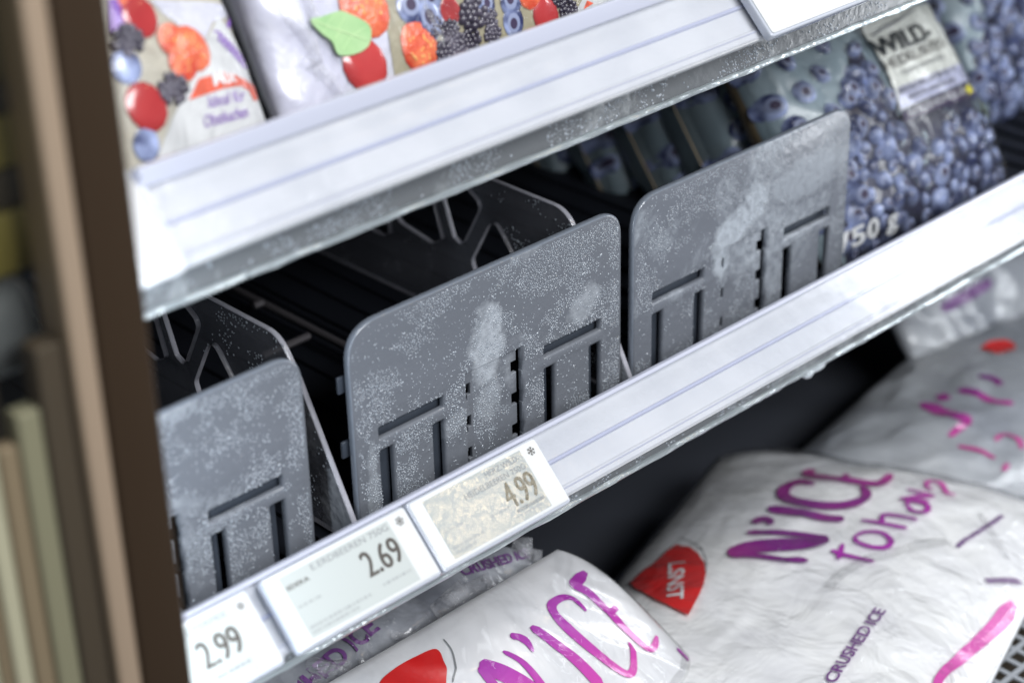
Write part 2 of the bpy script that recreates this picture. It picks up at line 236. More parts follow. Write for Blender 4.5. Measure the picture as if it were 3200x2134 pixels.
M['ink_pale'] = mat('very_faint_ink', (0.32, 0.34, 0.345), 0.5)
M['lens'] = mat('tag_light_lens', (0.85, 0.86, 0.80), 0.15, coat=1.0)
M['film_white'] = mat('white_printed_film', (0.72, 0.75, 0.79), 0.34, coat=0.6, coat_rough=0.2, base2=(0.60, 0.63, 0.70), noise_scale=9, bump=0.35, bump_scale=22)
M['film_lilac'] = mat('lilac_printed_film', (0.70, 0.71, 0.86), 0.3, coat=0.7, coat_rough=0.15, base2=(0.84, 0.85, 0.92), noise_scale=14, bump=0.6, bump_scale=30)
M['gold'] = mat('gold_brown_print', (0.42, 0.38, 0.25), 0.35, coat=0.6, coat_rough=0.2, base2=(0.56, 0.53, 0.42), noise_scale=18, bump=0.3, bump_scale=30)
M['beige'] = mat('beige_print', (0.58, 0.54, 0.44), 0.35, coat=0.6, coat_rough=0.2, base2=(0.66, 0.64, 0.57), noise_scale=10, bump=0.3, bump_scale=30)
M['white_print'] = mat('white_label_print', (0.78, 0.80, 0.82), 0.35, coat=0.4)
M['purple'] = mat('purple_print', (0.22, 0.07, 0.48), 0.35, coat=0.5)
M['purple_ink'] = mat('dark_purple_ink', (0.16, 0.05, 0.22), 0.4)
M['red'] = mat('red_orange_print', (0.78, 0.13, 0.07), 0.35, coat=0.4)
M['leaf'] = mat('green_leaf_print', (0.26, 0.50, 0.22), 0.35, coat=0.5, base2=(0.50, 0.70, 0.38), noise_scale=26)
M['lime'] = mat('lime_leaf_print', (0.35, 0.58, 0.05), 0.35, coat=0.5)
M['straw'] = mat('strawberry_print', (0.62, 0.055, 0.03), 0.3, coat=0.6, base2=(0.85, 0.22, 0.10), noise_scale=120, bump=0.5, bump_scale=300)
M['cherry'] = mat('cherry_print', (0.38, 0.025, 0.03), 0.25, coat=0.8, coat_rough=0.08, base2=(0.55, 0.06, 0.06), noise_scale=25)
M['blackb'] = mat('blackberry_print', (0.035, 0.03, 0.05), 0.25, coat=0.9, coat_rough=0.1, base2=(0.12, 0.11, 0.15), noise_scale=60)
M['blueb'] = mat('blueberry_skin', (0.022, 0.032, 0.115), 0.32, coat=0.8, coat_rough=0.12, base2=(0.46, 0.55, 0.86), noise_scale=75)
M['crown'] = mat('blueberry_crown', (0.045, 0.030, 0.075), 0.6)
M['crown_ring'] = mat('blueberry_crown_ring', (0.26, 0.30, 0.46), 0.4)
M['navy'] = mat('dark_navy_print', (0.010, 0.012, 0.035), 0.35, coat=0.5, base2=(0.04, 0.04, 0.09), noise_scale=50)
M['greengrey'] = mat('grey_green_print', (0.24, 0.32, 0.37), 0.35, coat=0.5, coat_rough=0.2, base2=(0.34, 0.43, 0.48), noise_scale=24, bump=0.3, bump_scale=40)
M['kraft'] = mat('tan_back_film', (0.33, 0.255, 0.16), 0.5, coat=0.2)
M['cream'] = mat('cream_label_print', (0.80, 0.82, 0.76), 0.35, coat=0.5, base2=(0.84, 0.86, 0.80), noise_scale=12, bump=0.2, bump_scale=26)
M['pale_blue'] = mat('pale_blue_label_print', (0.56, 0.58, 0.78), 0.35, coat=0.5)
M['bar'] = mat('aubergine_label_bar', (0.05, 0.03, 0.09), 0.35, coat=0.5)
M['black_ink'] = mat('black_ink', (0.025, 0.03, 0.035), 0.4)
M['yellow'] = mat('yellow_print', (0.80, 0.72, 0.02), 0.4)
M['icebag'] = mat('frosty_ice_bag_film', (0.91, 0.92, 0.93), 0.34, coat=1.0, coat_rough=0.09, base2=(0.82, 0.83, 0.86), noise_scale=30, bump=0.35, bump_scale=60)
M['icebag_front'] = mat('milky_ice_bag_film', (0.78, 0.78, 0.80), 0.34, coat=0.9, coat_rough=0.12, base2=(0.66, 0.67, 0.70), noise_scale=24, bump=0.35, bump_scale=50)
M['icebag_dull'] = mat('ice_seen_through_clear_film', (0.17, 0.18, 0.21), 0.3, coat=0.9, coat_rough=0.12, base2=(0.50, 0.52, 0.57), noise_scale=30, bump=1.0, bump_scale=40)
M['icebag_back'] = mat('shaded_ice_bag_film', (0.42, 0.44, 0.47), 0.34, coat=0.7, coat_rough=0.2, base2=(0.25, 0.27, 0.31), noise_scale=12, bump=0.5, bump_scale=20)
M['logo_red'] = mat('red_logo_print', (0.66, 0.012, 0.012), 0.35, coat=0.5)
M['grid'] = mat('grey_coated_wire', (0.30, 0.32, 0.35), 0.35, spec=0.6)
M['clear'] = film_mat('clear_bag_film', alpha=0.96, bump=0.8, bscale=30, edge=0.45, haze=0.06)
M['clear_crinkled'] = film_mat('clear_crinkled_film', alpha=0.94, bump=1.0, bscale=36, edge=0.5, haze=0.10, rough=0.10)
M['clear_glare'] = film_mat('clear_glaring_film', alpha=0.90, bump=1.3, bscale=40, edge=0.38, haze=0.10, rough=0.12)
M['fold'] = film_mat('folded_film', alpha=0.85, bump=0.9, bscale=70, edge=0.6, haze=0.7, rough=0.10)
M['seed'] = mat('seed_print', (0.80, 0.45, 0.15), 0.4)
M['vein'] = mat('leaf_vein_print', (0.55, 0.74, 0.42), 0.4)
M['clear_rail'] = film_mat('clear_rail_cover', tint=(0.98, 0.985, 1.0), alpha=0.94, bump=0.02, bscale=60, edge=0.5, haze=0.4, rough=0.1)
M['glass'] = film_mat('door_glass', tint=(0.97, 0.97, 0.94), alpha=0.96, bump=0.0, bscale=4, edge=0.22, haze=0.02, rough=0.03)
M['mustard'] = mat('mustard_pack_print', (0.26, 0.215, 0.05), 0.5, base2=(0.16, 0.13, 0.045), noise_scale=7)
M['olive'] = mat('dim_olive_pack_print', (0.10, 0.085, 0.025), 0.5)
M['slate'] = mat('slate_grey_pack', (0.12, 0.13, 0.15), 0.5, base2=(0.17, 0.18, 0.19), noise_scale=6)
M['dark_pack'] = mat('dark_brown_pack', (0.048, 0.038, 0.026), 0.5)
M['trim_pale'] = mat('pale_sage_trim', (0.60, 0.57, 0.45), 0.5)
M['trim_sage'] = mat('olive_grey_trim', (0.30, 0.285, 0.205), 0.5)
M['trim_brown'] = mat('brown_trim', (0.30, 0.23, 0.16), 0.5)
M['trim_dark'] = mat('dark_gasket', (0.075, 0.055, 0.038), 0.6)

def grad(name, c0, c1, a, b):
    """a two-ink print that changes along its length (the ink itself changes colour)"""
    m = bpy.data.materials.new(name); m.use_nodes = True; nt = m.node_tree; p = nt.nodes['Principled BSDF']
    tc = nt.nodes.new('ShaderNodeTexCoord'); sep = nt.nodes.new('ShaderNodeSeparateXYZ'); mr = nt.nodes.new('ShaderNodeMapRange')
    mr.inputs['From Min'].default_value = a; mr.inputs['From Max'].default_value = b
    mx = nt.nodes.new('ShaderNodeMix'); mx.data_type = 'RGBA'; mx.inputs['A'].default_value = (*c0, 1); mx.inputs['B'].default_value = (*c1, 1)
    nt.links.new(tc.outputs['Generated'], sep.inputs[0]); nt.links.new(sep.outputs[2], mr.inputs['Value']); nt.links.new(mr.outputs[0], mx.inputs['Factor'])
    nt.links.new(mx.outputs['Result'], p.inputs['Base Color']); p.inputs['Roughness'].default_value = 0.35; p.inputs['Coat Weight'].default_value = 0.6
    return m
M['magenta'] = grad('magenta_violet_ink', (0.62, 0.06, 0.40), (0.36, 0.02, 0.36), 0.1, 0.8)
M['magenta_dk'] = grad('violet_ink', (0.55, 0.04, 0.32), (0.17, 0.008, 0.19), 0.1, 0.85)
M['magenta_sh'] = mat('muted_magenta_ink', (0.40, 0.035, 0.22), 0.4)  # magenta ink darkened to carry the shade on the rear bag
M['pink'] = mat('pink_edge_print', (0.68, 0.07, 0.42), 0.35, coat=0.5)

# ------------------------------------------------------------------ builders
def link_mesh(name, me, m, parent=None):
    o = bpy.data.objects.new(name, me); col.objects.link(o)
    if m is not None:
        for mm in (m if isinstance(m, (list, tuple)) else (m,)): me.materials.append(mm)
    if parent is not None: o.parent = parent
    return o
def mesh(name, verts, faces, m, parent=None, smooth=False, mi=None):
    me = bpy.data.meshes.new(name); me.from_pydata([Vector(v)*S for v in verts], [], faces)
    if mi is not None: me.polygons.foreach_set('material_index', mi)
    me.polygons.foreach_set('use_smooth', [smooth]*len(faces)); me.update()
    return link_mesh(name, me, m, parent)
def thing(name, label, cat, group=None, loc=(0, 0, 0)):
    o = bpy.data.objects.new(name, None); col.objects.link(o); o.location = Vector(loc)*S; o.empty_display_size = 0.02
    return tag(o, label, cat, group)
def tag(o, label, cat, group=None):
    o['label'] = label; o['category'] = cat
    if group: o['group'] = group
    return o
def stuff(o): o['kind'] = 'stuff'; return o
def bm_box(bm, x0, x1, y0, y1, z0, z1, bev=0.0):
    r = bmesh.ops.create_cube(bm, size=1.0)
    for v in r['verts']:
        v.co = Vector(((x0+x1)/2+v.co.x*(x1-x0), (y0+y1)/2+v.co.y*(y1-y0), (z0+z1)/2+v.co.z*(z1-z0)))*S
    if bev > 0:
        es = list({e for v in r['verts'] for e in v.link_edges})
        bmesh.ops.bevel(bm, geom=es, offset=bev*S, segments=3, affect='EDGES', profile=0.5)
def bm_obj(name, bm, m, parent=None, smooth=True):
    me = bpy.data.meshes.new(name); bm.normal_update(); bm.to_mesh(me); bm.free()
    if smooth:
        me.polygons.foreach_set('use_smooth', [True]*len(me.polygons)); me.set_sharp_from_angle(angle=math.radians(35))
    return link_mesh(name, me, m, parent)
def box(name, b, m, parent=None, bev=0.0):
    bm = bmesh.new(); bm_box(bm, *b, bev=bev); return bm_obj(name, bm, m, parent)
def rounded(pts, radii, seg=8):
    """closed polygon -> loop with rounded corners (radius per corner)"""
    out = []; n = len(pts)
    for i in range(n):
        p = Vector(pts[i]); a = Vector(pts[i-1])-p; b = Vector(pts[(i+1) % n])-p
        r = radii[i] if isinstance(radii, (list, tuple)) else radii
        if r <= 0: out.append(tuple(p)); continue
        la, lb = a.length, b.length; a.normalize(); b.normalize()
        ang = math.acos(max(-1, min(1, a.dot(b)))); t = min(r/math.tan(ang/2), la*0.49, lb*0.49)
        for k in range(seg+1):
            f = k/seg; p0 = p+a*t; p1 = p+b*t
            out.append(tuple(p0*(1-f)**2+p*2*f*(1-f)+p1*f*f))
    return out
def plate(name, loops, thick, bev, mapf, m, parent, res=0):
    """flat plate with holes from 2D loops, edges rounded; mapf turns (a, b, t) into a point"""
    cu = bpy.data.curves.new(name, 'CURVE'); cu.dimensions = '2D'; cu.fill_mode = 'BOTH'
    cu.extrude = max(1e-5, thick/2-bev); cu.bevel_depth = bev; cu.bevel_resolution = 2; cu.offset = -bev
    for lp in loops:
        sp = cu.splines.new('POLY'); sp.points.add(len(lp)-1); sp.use_cyclic_u = True
        for i, p in enumerate(lp): sp.points[i].co = (p[0], p[1], 0, 1)
    tmp = bpy.data.objects.new('tmp', cu); col.objects.link(tmp)
    bpy.context.view_layer.update()
    me = bpy.data.meshes.new_from_object(tmp.evaluated_get(bpy.context.evaluated_depsgraph_get()))
    bpy.data.objects.remove(tmp); bpy.data.curves.remove(cu)
    me.materials.clear()
    for v in me.vertices: v.co = Vector(mapf(*v.co))*S
    bm = bmesh.new(); bm.from_mesh(me); bmesh.ops.remove_doubles(bm, verts=bm.verts, dist=1e-6); bmesh.ops.recalc_face_normals(bm, faces=bm.faces)
    bpy.data.meshes.remove(me)
    return bm_obj(name, bm, m, parent)
def tube(name, pts, r, m, parent=None, seg=8):
    bm = bmesh.new(); rings = []
    pts = [Vector(p)*S for p in pts]
    for i, p in enumerate(pts):
        d = (pts[min(i+1, len(pts)-1)]-pts[max(i-1, 0)]).normalized()
        a = d.orthogonal().normalized(); b = d.cross(a)
        rings.append([bm.verts.new(p+(a*math.cos(2*math.pi*k/seg)+b*math.sin(2*math.pi*k/seg))*r*S) for k in range(seg)])
    for i in range(len(rings)-1):
        for k in range(seg): bm.faces.new((rings[i][k], rings[i][(k+1) % seg], rings[i+1][(k+1) % seg], rings[i+1][k]))
    bm.faces.new(rings[0]); bm.faces.new(rings[-1][::-1]); bmesh.ops.recalc_face_normals(bm, faces=bm.faces)
    return bm_obj(name, bm, m, parent)
def extrude_x(name, prof, x0, x1, m, parent, nx=1, wob=None, smooth=False):
    """profile of (y, z) points swept along X, closed"""
    vs = []; fs = []; n = len(prof)
    for i in range(nx+1):
        x = x0+(x1-x0)*i/nx
        for j, (y, z) in enumerate(prof):
            dy, dz = wob(x, j) if wob else (0, 0)
            vs.append((x, y+dy, z+dz))
    for i in range(nx):
        for j in range(n):
            a, b = i*n+j, i*n+(j+1) % n; fs.append((a, b, b+n, a+n))
    fs.append(tuple(range(n))[::-1]); fs.append(tuple(range(nx*n, nx*n+n)))
    o = mesh(name, vs, fs, m, parent, smooth)
    bm = bmesh.new(); bm.from_mesh(o.data); bmesh.ops.recalc_face_normals(bm, faces=bm.faces); bm.to_mesh(o.data); bm.free()
    if smooth: o.data.set_sharp_from_angle(angle=math.radians(40))
    return o
_tc = {}
def text2d(s, bold=0.0):
    """text as triangles in a box: width normalised to its aspect, height 1"""
    key = (s, bold)
    if key in _tc: return _tc[key]
    cu = bpy.data.curves.new('t', 'FONT'); cu.body = s; cu.size = 1; cu.resolution_u = 4; cu.offset = bold; cu.fill_mode = 'FRONT'
    o = bpy.data.objects.new('t', cu); col.objects.link(o); bpy.context.view_layer.update()
    me = bpy.data.meshes.new_from_object(o.evaluated_get(bpy.context.evaluated_depsgraph_get()))
    bm = bmesh.new(); bm.from_mesh(me); bmesh.ops.triangulate(bm, faces=bm.faces)
    for _ in range(2):
        es = [e for e in bm.edges if e.calc_length() > 0.22]
        if es: bmesh.ops.subdivide_edges(bm, edges=es, cuts=1); bmesh.ops.triangulate(bm, faces=bm.faces)
    vs = [(v.co.x, v.co.y) for v in bm.verts]; bm.verts.ensure_lookup_table()
    fs = [tuple(v.index for v in f.verts) for f in bm.faces]
    bm.free(); bpy.data.objects.remove(o); bpy.data.meshes.remove(me)
    x0 = min(v[0] for v in vs); x1 = max(v[0] for v in vs); y0 = 0.0; y1 = 0.729
    vs = [((x-x0)/(x1-x0), (y-y0)/(y1-y0)) for x, y in vs]
    _tc[key] = (vs, fs, (x1-x0)/(y1-y0)); return _tc[key]
def text_on(name, s, p0, p1, h, f, m, parent, bold=0.0, slant=0.0, arc=0.0):
    """write s from p0 to p1 (ends of its baseline, local 2D), letters h tall, on the surface f(a, b) -> point"""
    vs, fs, asp = text2d(s, bold); d = Vector((p1[0]-p0[0], p1[1]-p0[1])); n = Vector((-d.y, d.x)).normalized()
    out = []
    for a, b in vs:
        q = Vector((p0[0], p0[1]))+d*(a+slant*b*h/d.length)+n*(b*h+arc*4*a*(1-a)); out.append(f(q.x, q.y))
    return mesh(name, out, fs, m, parent)
def catmull(pts, n=10):
    P = [Vector(p) for p in pts]; P = [P[0]*2-P[1]]+P+[P[-1]*2-P[-2]]; out = []
    for i in range(1, len(P)-2):
        for k in range(n):
            t = k/n; out.append(0.5*((2*P[i])+(P[i+1]-P[i-1])*t+(2*P[i-1]-5*P[i]+4*P[i+1]-P[i+2])*t*t+(3*P[i]-P[i-1]-3*P[i+1]+P[i+2])*t**3))
    out.append(P[-2]); return out
def strokes(name, lst, f, m, parent, fat=1.0):
    """brush strokes: (points, w0, w1, w2) with the width running w0 -> w1 (middle) -> w2"""
    vs = []; fs = []
    for pts, w0, w1, w2 in lst:
        c = catmull(pts); base = len(vs); n = len(c)
        for i, p in enumerate(c):
            t = i/(n-1); wd = (w0+(w1-w0)*t*2) if t < 0.5 else (w1+(w2-w1)*(t*2-1))
            wd *= fat*min(1, 0.45+min(t, 1-t)*9)
            d = (c[min(i+1, n-1)]-c[max(i-1, 0)]).normalized(); nn = Vector((-d.y, d.x))*wd/2
            for k in (-1, 0, 1): q = p+nn*k; vs.append(f(q.x, q.y))
        for i in range(n-1):
            for k in (0, 1):
                a = base+i*3+k; fs.append((a, a+1, a+4, a+3))
    return mesh(name, vs, fs, m, parent)
def patch(name, poly, f, m, parent, grid=0.02, smooth=True):
    """a printed area: a 2D polygon laid over the surface with enough points to follow it"""
    bm = bmesh.new(); vv = [bm.verts.new((p[0], p[1], 0)) for p in poly]; bm.faces.new(vv)
    x0, x1 = min(p[0] for p in poly), max(p[0] for p in poly); y0, y1 = min(p[1] for p in poly), max(p[1] for p in poly)
    for ax, lo, hi in ((0, x0, x1), (1, y0, y1)):
        k = int((hi-lo)/grid)
        for i in range(1, k+1):
            co = [0, 0, 0]; co[ax] = lo+(hi-lo)*i/(k+1); no = [0, 0, 0]; no[ax] = 1
            bmesh.ops.bisect_plane(bm, geom=bm.verts[:]+bm.edges[:]+bm.faces[:], plane_co=co, plane_no=no)
    for v in bm.verts: v.co = Vector(f(v.co.x, v.co.y))*S
    me = bpy.data.meshes.new(name); bm.to_mesh(me); bm.free(); me.polygons.foreach_set('use_smooth', [smooth]*len(me.polygons))
    return link_mesh(name, me, m, parent)
def smooth_poly(pts, n=5):
    P = [Vector(p) for p in pts]; out = []; k = len(P)
    for i in range(k):
        a, b, c, d = P[i-1], P[i], P[(i+1) % k], P[(i+2) % k]
        for j in range(n):
            t = j/n; out.append(tuple(0.5*((2*b)+(c-a)*t+(2*a-5*b+4*c-d)*t*t+(3*b-a-3*c+d)*t**3)))
    return out

def droplets(name, n, place, rmin, rmax, m, parent, seed, flat=0.55, density=None):
    """frozen droplets: place(rng) -> (point, normal) in modelling units"""
    rng = random.Random(seed); vs = []; fs = []
    tries = 0; made = 0; cell = {}
    while made < n and tries < n*40:
        tries += 1
        p, nn, key = place(rng)
        if density and rng.random() > density(*key): continue
        r = (rmin+(rmax-rmin)*rng.random()**1.6)*(1.4 if rng.random() < 0.06 else 1)
        ci = (int(key[0]/0.008), int(key[1]/0.008)); bad = False
        for di in (-1, 0, 1):
            for dj in (-1, 0, 1):
                for (ox, oz, orr) in cell.get((ci[0]+di, ci[1]+dj), ()):
                    if (ox-key[0])**2+(oz-key[1])**2 < (1.05*(r+orr))**2: bad = True
        if bad: continue
        cell.setdefault(ci, []).append((key[0], key[1], r))
        made += 1
        nn = Vector(nn); a = nn.orthogonal().normalized(); b = nn.cross(a)
        el = rng.uniform(0.95, 1.15) if rng.random() < 0.8 else rng.uniform(1.3, 2.2); th = rng.uniform(0, 3.14)
        a, b = a*math.cos(th)+b*math.sin(th), b*math.cos(th)-a*math.sin(th)
        p = Vector(p); base = len(vs)
        for k in range(7):
            t = 2*math.pi*k/7; vs.append(p+(a*math.cos(t)*el+b*math.sin(t))*r-nn*r*0.05)
        for k in range(7):
            t = 2*math.pi*(k+.5)/7; vs.append(p+(a*math.cos(t)*el+b*math.sin(t))*r*0.62+nn*r*flat*0.75)
        vs.append(p+nn*r*flat)
        for k in range(7):
            k2 = (k+1) % 7
            fs += [(base+k, base+k2, base+7+k), (base+k2, base+7+k2, base+7+k), (base+7+k, base+7+k2, base+14)]
    o = mesh(name, vs, fs, m, parent, True); return stuff(o)

# ------------------------------------------------------------------ the shelves
UP = 1.07                                   # height from one shelf to the next
def rail_pt(x, d, n, zo):                   # point on the 45 degree rail face: d down the slope, n out of it
    return (x, -0.2-0.70711*d-0.70711*n, zo-0.70711*d+0.70711*n)
def make_shelf(zb, x0, x1, label, cover_from, seed, drips, lh):
    t = thing('freezer_shelf', label, 'shelf', 'shelves of the freezer', (0, 0, 0))
    def q(d, n): p = rail_pt(0, d, n, zb); return (p[1], p[2])
    # white channel with a hollow groove at mid height
    prof = [(-0.175, zb-0.05), (-0.19, zb+0.0), q(0.0, 0.0), q(0.030, 0.0), q(0.034, -0.003), q(0.080, -0.003), q(0.084, -0.008), q(0.091, -0.008), q(0.095, -0.002),
            q(0.155, -0.002), q(0.160, 0.004), q(0.180, 0.004), q(0.187, -0.002), q(0.187, -0.02), q(0.12, -0.05), (-0.225, zb-0.12)]
    extrude_x('price_rail', prof, x0, x1, M['rail'], t, smooth=True)
    g = [q(0.0815, -0.0075), q(0.0830, 0.0015), q(0.0900, 0.0015), q(0.0935, -0.0075)]
    extrude_x('rail_ridge', g, cover_from, x1, M['rail_groove'], t)
    g2 = [q(0.163, 0.0045), q(0.164, 0.0065), q(0.1665, 0.0065), q(0.1675, 0.0045)]
    extrude_x('rail_ridge', g2, cover_from, x1, M['rail_lip'], t)
    lip = rounded([(-0.192, zb-0.002), (-0.186, zb+lh), (-0.207, zb+lh+0.006), (-0.214, zb+0.004)], 0.006, 4)
    extrude_x('rail_lip', lip, cover_from, x1, M['rail_lip'], t, smooth=True)
    cv = [q(0.004, 0.006), q(0.002, 0.009), q(0.186, 0.011), q(0.186, 0.007)]
    extrude_x('rail_cover', cv, cover_from, x1, M['clear_rail'], t)
    if cover_from > -0.9: extrude_x('rail_joint', [q(-0.035, 0.012), q(-0.035, 0.018), q(0.19, 0.018), q(0.19, 0.008)], cover_from-0.004, cover_from+0.004, M['rail_groove'], t)  # grey strip standing in for the shadow line beside the end cap
    # galvanised front edge below the rail and its bright bead
    yb = -0.205
    extrude_x('front_edge', [(yb, zb-0.11), (yb, zb-0.272), (yb+0.006, zb-0.276), (yb+0.02, zb-0.276), (yb+0.02, zb-0.11)], x0, x1, M['edge'], t)
    def wob(x, j): return (0.003*noise.noise(Vector((x*9, j, seed))), 0.003*noise.noise(Vector((x*13, j*3, seed+5))))
    rb = []
    for k in range(8): a = 2*math.pi*k/8; rb.append((yb-0.002+0.009*math.cos(a), zb-0.280+0.009*math.sin(a)))
    extrude_x('edge_bead', rb, x0, x1, M['edge_hi'], t, nx=160, wob=wob, smooth=True)
    rngf = lambda r: ((lambda x, z: ((x, yb-0.0005, z), (0, -1, 0), (x, z)))(r.uniform(max(x0, -0.8), 2.8), r.uniform(zb-0.27, zb-0.15)))
    dens = lambda x, z: max(0.02, min(1, 2.2*(noise.noise(Vector((x*5, z*9, seed)))+0.5*noise.noise(Vector((x*17, z*17, seed+1)))+0.02)))
    droplets('frozen_droplets', 1500, rngf, 0.0018, 0.0042, M['ice'], t, seed, density=dens)
    # ice hanging under the edge
    vs = []; fs = []; rng = random.Random(seed+9)
    for (xa, xb, amp) in drips:
        k = int((xb-xa)/0.012)
        for i in range(k):
            x = xa+(xb-xa)*i/k; r = amp*(0.5+0.7*abs(noise.noise(Vector((x*14, 2, seed)))))
            c = Vector((x, yb+0.0, zb-0.286-r*0.4)); base = len(vs)
            for a in range(5):
                ph = math.pi*a/4
                for b in range(8):
                    th = 2*math.pi*b/8; vs.append(c+Vector((math.sin(ph)*math.cos(th)*r*1.6, math.sin(ph)*math.sin(th)*r, math.cos(ph)*r)))
            for a in range(4):
                for b in range(8): b2 = (b+1) % 8; fs.append((base+a*8+b, base+a*8+b2, base+(a+1)*8+b2, base+(a+1)*8+b))
    if vs: stuff(mesh('ice_drip', vs, fs, M['drip'], t, True))
    # ribbed black deck and rods
    dz = zb-0.215
    bm = bmesh.new()
    bm_box(bm, x0, x1, -0.18, 3.4, dz-0.05, dz-0.012)
    x = x0+0.03
    while x < x1:
        bm_box(bm, x, x+0.05, -0.17, 3.38, dz-0.0119, dz+0.002); x += 0.115
    bm_obj('deck', bm, M['rod'], t)
    return t, dz
lower, dz_lo = make_shelf(-0.409, -1.02, 5.0, 'middle freezer shelf with three price tags on its white sloping rail', -1.0, 11,
                          ((1.30, 1.52, 0.008), (1.62, 1.70, 0.019), (1.70, 2.3, 0.009), (0.75, 0.9, 0.004)), 0.008)
upper, dz_up = make_shelf(-0.409+UP, -0.82, 5.0, 'upper freezer shelf with blurred white rail and frosted grey metal edge', -0.665, 23, (), 0.045)
def qu(d, n): p = rail_pt(0, d, n, -0.409+UP); return (p[1], p[2])
extrude_x('end_cap', [(-0.17, 0.62), (-0.18, 0.70), qu(-0.03, 0.010), qu(0.0, 0.014), qu(0.19, 0.014), qu(0.196, 0.006), qu(0.19, -0.03)], -0.819, -0.668, M['endcap'], upper)
# bright cross rods in the floor gap of the middle shelf
for k, (p, q_) in enumerate((((0.40, 0.93, -0.585), (0.58, 0.93, -0.585)), ((0.585, 1.215, -0.585), (0.62, 1.215, -0.585)))):
    tube('cross_rod', (p, q_), 0.012, M['crossrod'], lower)
for xx in (0.595, 0.635, 0.675):
    tube('deck_rod', ((xx, 0.1, -0.60), (xx, 3.3, -0.60)), 0.011, M['crossrod'] if xx == 0.635 else M['rod'], lower)

# cabinet shell
cab = thing('freezer_cabinet', 'dark interior of the freezer behind the shelves', 'freezer')
box('back_wall', (-1.1, 5.6, 3.42, 3.5, -2.3, 2.4), M['inner'], cab)
box('base', (-1.1, 5.6, -1.2, 3.42, -2.3, -2.2), M['inner'], cab)
box('side_wall', (5.5, 5.6, -0.4, 3.42, -2.2, 2.4), M['inner'], cab)
box('side_wall', (-1.1, -1.03, 0.1, 3.42, -2.2, 2.4), M['inner'], cab)
box('roof', (-1.1, 5.6, -0.1, 3.5, 2.4, 2.5), M['inner'], cab)

